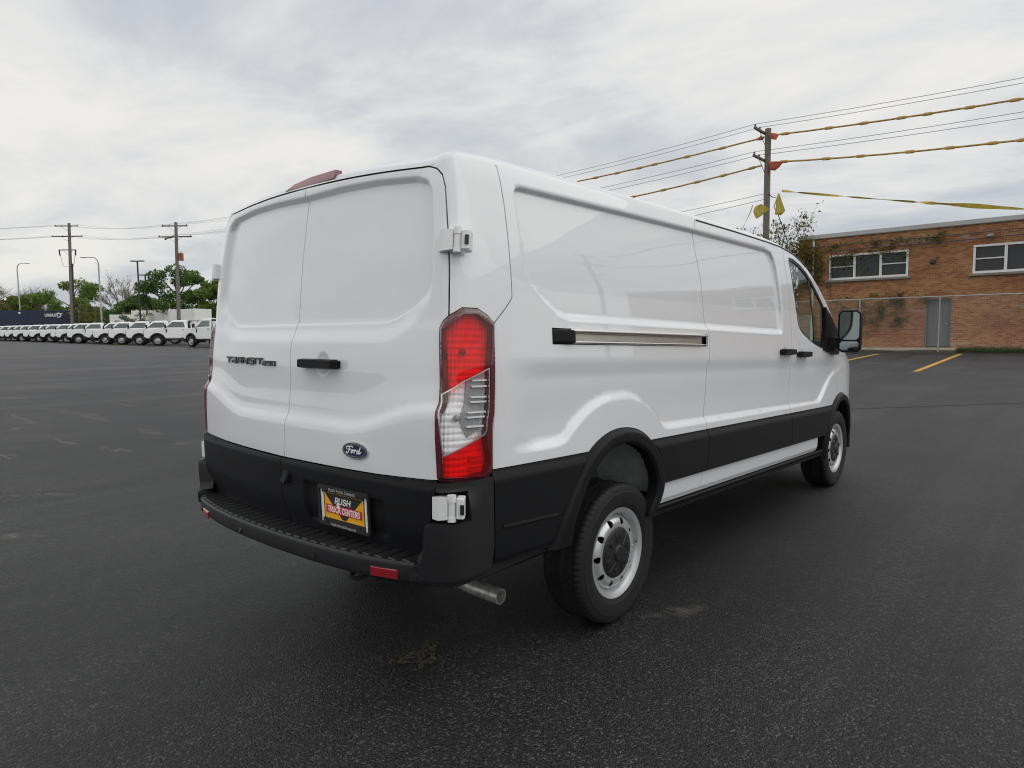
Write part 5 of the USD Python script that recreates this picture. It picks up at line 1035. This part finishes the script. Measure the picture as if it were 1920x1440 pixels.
# ------------------------------------------------------------------ white trucks in a row
def truck(name, label, group, box_body=False):
    t = thing(name, label, 'truck', (0, 0, 0), 0, group)
    side = Polygon([(.93, .62), (.97, .72), (.97, 1.02), (.93, 1.20), (.84, 1.30), (.55, 1.36), (-.38, 1.44), (-2.25, 1.44), (-2.25, .58), (.62, .58)]).difference(Point(0, .43).buffer(.56, 24))
    def put(p, y0, y1): return extrude(p, y0, y1, lambda v: np.stack([v[:, 0], v[:, 2], v[:, 1]], -1))
    sh = side.buffer(-.05).buffer(.02)
    body_ = cat([put(side, -.90, .90), put(side.buffer(-.012), -.955, -.90), put(side.buffer(-.012), .90, .955), put(side.buffer(-.045), -.985, -.955), put(side.buffer(-.045), .955, .985)])
    obj('body', body_, M['truck_white'], t)
    gh = hull([(-.36, s * .95, 1.42) for s in (-1, 1)] + [(-2.25, s * .95, 1.42) for s in (-1, 1)] + [(-1.02, s * .80, 2.00) for s in (-1, 1)] + [(-2.22, s * .80, 2.00) for s in (-1, 1)] + [(-1.25, s * .72, 2.06) for s in (-1, 1)] + [(-2.1, s * .72, 2.06) for s in (-1, 1)])
    cab = obj('cab', gh, M['truck_white'], t, 25)
    for s in (-1, 1):
        f_ = lambda x, z, o=.004: (x, s * (.95 - .15 * (z - 1.42) / .58 + o), z)
        q = [f_(-.62, 1.47), f_(-1.10, 1.91), f_(-1.92, 1.91), f_(-2.02, 1.47)]; q2 = [(a, b - s * .02, c) for a, b, c in q]
        obj('side_window', hull(q + q2), M['truck_glass'], cab)
        obj('mirror', cat([bx((-.62, s * 1.20, 1.56), (.12, .18, .30), 0, .02), bx((-.60, s * 1.05, 1.46), (.06, .22, .04))]), M['truck_black'], t)
        a = np.linspace(math.radians(-8), math.radians(188), 26); ar = Polygon([(.60 * math.cos(q_), .43 + .60 * math.sin(q_)) for q_ in a] + [(.52 * math.cos(q_), .43 + .52 * math.sin(q_)) for q_ in a[::-1]])
        obj('wheel_arch', put(ar, *( (.95, 1.03) if s > 0 else (-1.03, -.95))), M['truck_black'], t)
        obj('headlight', cat([bx((.955, s * .80, 1.02), (.07, .26, .30), 0, .02)]), M['truck_glass'], t)
        obj('vent', bx((-.66, s * .988, 1.20), (.10, .012, .28), .0), M['truck_black'], t)
        obj('door_handle', bx((-1.95, s * .992, 1.30), (.20, .03, .04)), M['truck_black'], t)
        for x, dual in ((0, 0), (-4.2, 1)):
            yo = s * (.88 if not dual else .80)
            w = thing('wheel', None, None, (x, yo, .41), 0 if s < 0 else math.pi, parent=t)
            obj('tyre', lathe([(.25, -.12), (.30, -.135), (.36, -.13), (.405, -.105), (.41, 0), (.405, .105), (.36, .13), (.25, .12)], 28), M['rubber'], w, 40)
            obj('rim', lathe([(.26, -.125), (.235, -.10), (.21, -.06), (.17, -.085), (.10, -.12), (.085, -.16), (0, -.16)], 24), M['truck_rim'], w, 30)
    obj('windscreen', hull([(-.42, s * .84, 1.465) for s in (-1, 1)] + [(-.99, s * .72, 1.95) for s in (-1, 1)] + [(-.46, s * .84, 1.445) for s in (-1, 1)] + [(-1.03, s * .72, 1.93) for s in (-1, 1)]), M['truck_glass'], cab)
    obj('grille', cat([bx((.965, 0, 1.02), (.05, 1.30, .34), 0, .02)] + [bx((.995, 0, z), (.02, 1.28, .04)) for z in (.93, 1.02, 1.11)]), M['truck_black'], t)
    obj('bumper', cat([bx((.97, 0, .60), (.30, 1.98, .28), 0, .03), bx((.9, 0, .40), (.25, 1.6, .12))]), M['truck_black'], t)
    obj('frame', cat([bx((-3.2, s * .42, .66), (4.6, .10, .20)) for s in (-1, 1)] + [tube([(-4.2, -.7, .41), (-4.2, .7, .41)], .07, 8), bx((-2.9, .75, .60), (.9, .45, .35), 0, .03), bx((-1.0, 0, .52), (2.4, 1.7, .1))]), M['truck_black'], t)
    obj('wheel_housing', bx((0, 0, .78), (1.16, 1.76, .50)), M['truck_black'], t)
    obj('cab_guard', bx((-2.34, 0, 1.32), (.07, 1.9, 1.36)), M['truck_black'], t)
    if box_body:
        bd = obj('service_body', cat([bx((-3.85, s * .80, 1.32), (2.8, .42, 1.05), 0, .02) for s in (-1, 1)] + [bx((-3.85, 0, .86), (2.8, 1.9, .10))]), M['truck_white'], t)
        for s in (-1, 1):
            for x in (-2.95, -3.85, -4.75): obj('locker_door', bx((x, s * 1.012, 1.32), (.80, .012, .85)), M['truck_white'], bd)
    return t
G_TR = 'white trucks parked in a row'
TX = 19.55
def set_at(p, x, y, rz):
    ops = UsdGeom.Xformable(p).GetOrderedXformOps(); ops[0].Set(Gf.Vec3d(x, y, float(ground_z(x, y)))); ops[1].Set(math.degrees(rz))
t0 = truck('pickup_truck', 'nearest truck of the white row, its whole cab side and service box in view', G_TR, True); set_at(t0, TX, 54.7, math.pi - .48)
tc = copy_of(t0, (19.7, 46.8, float(ground_z(19.7, 46.8))), 1.80, 'white truck half hidden behind the left edge of the van', 'white trucks parked in a row')
t1 = truck('cab_truck', 'second white truck in the row, next beyond the one with its whole side in view', G_TR); set_at(t1, TX, 54.7 + 3.97, math.pi - .48)
rt = random.Random(4); ORD = ['third', 'fourth', 'fifth', 'sixth', 'seventh', 'eighth', 'ninth', 'tenth', 'eleventh', 'twelfth', 'thirteenth', 'fourteenth', 'fifteenth', 'sixteenth', 'seventeenth', 'eighteenth']
for i in range(2, 18):
    y = 54.7 + 3.97 * i; x = TX + rt.uniform(-.35, .35); y += rt.uniform(-.25, .25)
    copy_of(t1, (x, y, float(ground_z(x, y))), math.pi - .46 + rt.uniform(-.05, .05), f'{ORD[i - 2]} white truck in the row counted from the van')

# ------------------------------------------------------------------ far left: container, trailers, buildings, fence
def box_trailer(name, label, cat_, a, b, z0, z1, w, mt, ribs=True):
    a, b = np.array(a, float), np.array(b, float); d = b - a; L = np.linalg.norm(d); ang = math.atan2(d[1], d[0]); m_ = (a + b) / 2; g = float(ground_z(*m_))
    t = thing(name, label, cat_, (m_[0], m_[1], g), ang); H = z1 - z0
    obj('box', bx((0, w / 2, (z0 + z1) / 2 - g), (L - .1, w, H - .1)), M[mt], t)
    n = max(6, int(L / .6))
    obj('wall_rib', cat([bx((-L / 2 + .2 + (L - .4) * k / (n - 1), -.012, (z0 + z1) / 2 - g), (.28, .03, H - .3)) for k in range(n)]), M[mt], t) if ribs else None
    obj('corner_post', cat([bx((s * (L / 2 - .05), .02, (z0 + z1) / 2 - g), (.16, .14, H)) for s in (-1, 1)]), M['trailer_white'], t)
    obj('chassis', cat([bx((0, w / 2, z0 - .2 - g), (L, w * .6, .25))] + [bx((L * .32 + q, w / 2, .5), (.9, w * .95, .95), 0, .2) for q in (-.7, .7)] + [bx((-L * .3, w / 2, .6), (.15, 1.2, 1.2))]), M['truck_black'], t)
    return t, g, ang
ct, cg, ca = box_trailer('container', 'dark navy shipping container with white lettering behind the trucks', 'container', (18.8, 130.3), (33.3, 126.4), 2.75, 5.85, 2.5, 'trailer_blue')
def on_box(mesh, x, z, off=-.035): v, f = mesh; return np.stack([x + v[:, 0], off - v[:, 2], z + v[:, 1]], -1), f
obj('lettering', on_box(text('UMAX', .50, 1.55, .01, True), 2.75, 5.0 - cg - .25), M['trailer_white'], ct)
sw = strokes([[(.0, .0), (.35, .12), (.5, .38), (.3, .62), (.0, .55)], [(.3, .62), (.62, .62)], [(-.05, .22), (-.1, .5), (.1, .75)]], .13, 1)
obj('lettering', on_box(extrude(sw, 0, .01), 4.5, 5.0 - cg - .34), M['trailer_white'], ct)
for x in (-6.6, -.6, 6.2): obj('placard', on_box(extrude(Point(0, 0).buffer(.16), 0, .01), x, 5.35 - cg), M['trailer_white'], ct)
box_trailer('box_trailer', 'low off white box trailer left of the taller white trailers', 'trailer', (27.2, 91.2), (30.4, 87.7), 1.5, 4.2, 2.3, 'trailer_white')
box_trailer('box_trailer', 'tall white box trailer beside the second utility pole', 'trailer', (31.4, 83.5), (32.7, 79.0), 1.4, 4.7, 2.4, 'trailer_white')
box_trailer('box_trailer', 'tall white box trailer between the other two white trailers', 'trailer', (30.2, 92.6), (32.6, 85.0), 1.4, 4.8, 2.4, 'trailer_white')
hb = thing('stucco_building', 'beige stucco building end at the left edge of the lot', 'building', (0, 0, 0))
obj('wall', bx((33.0, 188.0, 5.0), (9.0, 9.0, 9.2), -.843), M['stucco'], hb); obj('roof', bx((33.0, 188.0, 9.67), (9.3, 9.3, .14), -.843), M['coping'], hb)
for o in (1.6, -1.4): obj('window', bx((33.0 - .747 * 4.5 + .665 * o, 188.0 - .665 * 4.5 - .747 * o, 7.9), (1.2, .10, 1.3), -.843), M['truck_glass'], hb)
fl_ = thing('chain_link_fence', 'low chain link fence behind the white trucks', 'fence', (0, 0, 0))
fp = np.array([(17.5, 123.0), (28.0, 118.0), (28.4, 98.0), (28.6, 72.0), (28.9, 50.0)])
seg = np.vstack([fp[i] + (fp[i + 1] - fp[i]) * np.linspace(0, 1, int(np.hypot(*(fp[i + 1] - fp[i])) / 3) + 1)[:, None] for i in range(4)])
for q in seg: obj('post', tube([(q[0], q[1], float(ground_z(*q))), (q[0], q[1], 3.05)], .045, 6), M['galvanised'], fl_)
for zr_ in (3.03, 2.1): obj('rail', tube(np.column_stack([seg, np.full(len(seg), zr_)]), .035, 6), M['galvanised'], fl_)
wm = []
for i in range(len(seg) - 1):
    a, b = seg[i], seg[i + 1]; L = np.hypot(*(b - a))
    if L < .5: continue
    v, f = chain(0, L, 1.0, 3.0, 0, .16, .004); d = (b - a) / L; wm.append((np.column_stack([a[0] + d[0] * v[:, 1] - d[1] * v[:, 0], a[1] + d[1] * v[:, 1] + d[0] * v[:, 0], v[:, 2]]), f))
tag(obj('wire_mesh', cat(wm), M['galvanised'], fl_), kind='stuff')
# ------------------------------------------------------------------ trees
def tree(name, label, x, y, h, w, mt, seed, n=4200, size=.34, trunk='bark', gaps=.36, base=.18, group=None):
    r = np.random.default_rng(seed); z0 = float(ground_z(x, y)); t = thing(name, label, 'tree', (x, y, z0), 0, group); H = h - z0
    tb = [tube([(0, 0, -.1), (r.normal(0, .15), r.normal(0, .15), H * .35), (r.normal(0, .3), r.normal(0, .3), H * .7)], [.035 * H, .026 * H, .012 * H], 8, False)]
    cl = []
    nb = 26
    for k in range(nb):
        a = r.uniform(0, 2 * math.pi); zz = r.uniform(base + .12, .97); rad = w / 2 * math.sqrt(max(.04, 1 - ((zz - .52) / .5) ** 2)) * r.uniform(.45, 1.05)
        c = np.array([math.cos(a) * rad, math.sin(a) * rad, zz * H]); cl.append((c, r.uniform(.13, .26) * w * .62))
        s_ = np.array([0, 0, H * min(.66, max(.2, zz - .25))]); mid = (s_ + c) / 2 + r.normal(0, .15, 3); tb.append(tube([s_, mid, c], [.012 * H, .008 * H, .003 * H], 5, False))
    per = int(n * 1.3) // nb; pts = []
    for c, rr in cl:
        q = r.normal(size=(per, 3)); q /= np.linalg.norm(q, axis=1)[:, None]; q *= (rr * r.random(per) ** .45)[:, None] * np.array([1.15, 1.15, .75]); pts.append(c + q)
    pts = np.vstack(pts); pts = pts[(pts[:, 2] > base * H * .8) & (meshkit.fbm(pts * 1.1 / max(1, w / 8) + 7, 3, seed) > gaps - .06)]
    obj('trunk', cat(tb), M[trunk], t, 40); obj('crown', leaves(pts, size, r), M[mt], t)
    return t
def bare_tree(label, x, y, h, seed, n0=5, leafy=None):
    r = np.random.default_rng(seed); z0 = float(ground_z(x, y)); t = thing('bare_tree', label, 'tree', (x, y, z0)); a, tips = branchy((0, 0, 0), (h - z0) * 1.02, r, n0, .42, 4, .2)
    obj('trunk', cat(a), M['pale_bark'], t); obj('crown', leaves(tips[::2], .20, r, ratio=.35), M[leafy or 'twig'], t)
tree('leafy_tree', 'broad fresh green tree behind the right end of the blue container', 36.34, 140.44, 12.04, 10.92, 'leaf_green', 31, 5200, .42)
tree('leafy_tree', 'green tree left of the first utility pole above the blue container', 32.7, 149.38, 9.83, 7.92, 'leaf_green', 35, 3600, .42)
tree('leafy_tree', 'large deep green tree standing behind the second utility pole', 34.65, 88.96, 10.2, 9.0, 'leaf_dark', 32, 7200, .36)
tree('leafy_tree', 'brighter green tree just left of the van behind the low fence', 38.0, 84.0, 8.8, 6.6, 'leaf_green', 33, 4600, .36)
tree('leafy_tree', 'dark round tree low between the bare tree and the deep green tree', 33.0, 97.5, 6.6, 7.0, 'leaf_dark', 39, 4000, .40)
tree('leafy_tree', 'olive tree behind the curved street light at the far left', 31.13, 153.18, 9.13, 9.38, 'leaf_olive', 34, 4000, .46)
tree('leafy_tree', 'small olive tree above the left end of the blue container', 29.84, 152.27, 8.4, 7.15, 'leaf_olive', 38, 3000, .44)
tree('brown_thicket', 'brownish green thicket behind the off white box trailer', 37.51, 125.35, 7.15, 10.80, 'leaf_olive', 36, 4200, .42, base=.02)
tree('brown_thicket', 'brownish thicket right of the second street light', 37.84, 137.66, 7.17, 8.28, 'leaf_olive', 46, 3000, .40, base=.02)
bare_tree('tall pale bare tree between the two groups of green trees', 34.1, 107.6, 12.4, 41)
bare_tree('bare tree behind the curved street light at the far left', 32.59, 157.51, 14.11, 42, 5, 'twig')
bare_tree('bare tree above the beige building', 29.44, 170.61, 14.73, 43, 5, 'leaf_pale')
tree('pale_shrub', 'pale silvery shrub growing around the foot of the lot light', 27.69, 83.84, 4.39, 4.61, 'leaf_pale', 37, 1500, .22, base=.05, gaps=.5)
tree('pale_shrub', 'small pale shrub left of the lot light behind the truck roofs', 27.18, 91.52, 3.66, 3.22, 'leaf_pale', 47, 900, .22, base=.05, gaps=.5)
def far_wood():
    r = np.random.default_rng(77); y = r.uniform(8, 230, 21000); x = 66 - .12 * (y - 60) + r.normal(0, 3.0, len(y)) - np.clip(y - 120, 0, 200) * .35; h = 3.0 + 5.0 * meshkit.fbm(np.stack([y * .12, 0 * y, 0 * y], -1), 3, 8)
    z = .9 + h * r.random(len(y)) ** .8
    tag(obj('far_wood', leaves(np.stack([x, y, z], -1), .8, r), M['leaf_dark']), 'far line of trees closing the horizon on the left', 'wood', kind='stuff')
far_wood()

# ------------------------------------------------------------------ painted lines
def line(label, x0, y0, x1, y1, w=.11, grp=None):
    d = np.array([x1 - x0, y1 - y0]); L = np.hypot(*d); d /= L; n = np.array([-d[1], d[0]]); t = np.linspace(0, 1, max(2, int(L / .5)))
    P = np.array([x0, y0]) + d * L * t[:, None]; A, B = P + n * w / 2, P - n * w / 2; Q = np.vstack([A, B]); m_ = len(t); i = np.arange(m_ - 1)
    tag(obj('parking_line', (np.column_stack([Q, ground_z(Q[:, 0], Q[:, 1]) + .005]), np.stack([i, m_ + i, m_ + i + 1, i + 1], -1)), M['stripe_yellow']), label, 'painted line', grp)
line('yellow parking line right of the van, nearest the grey door', 19.85, 1.05, 29.45, 1.22, .15)
line('yellow parking line just right of the van under its mirror', 19.0, 3.90, 28.6, 3.95, .15)
for i, y in enumerate((52.2, 56.6, 60.5)): line(['short yellow parking line in front of the half hidden truck', 'short yellow parking line beside the front wheel of the nearest truck', 'short yellow parking line beside the second truck'][i], 17.6, y, 20.2, y, .14)
line('long faint yellow line crossing the lot before the nearest trucks', 17.5, 53.5, 17.5, 66.0, .12)
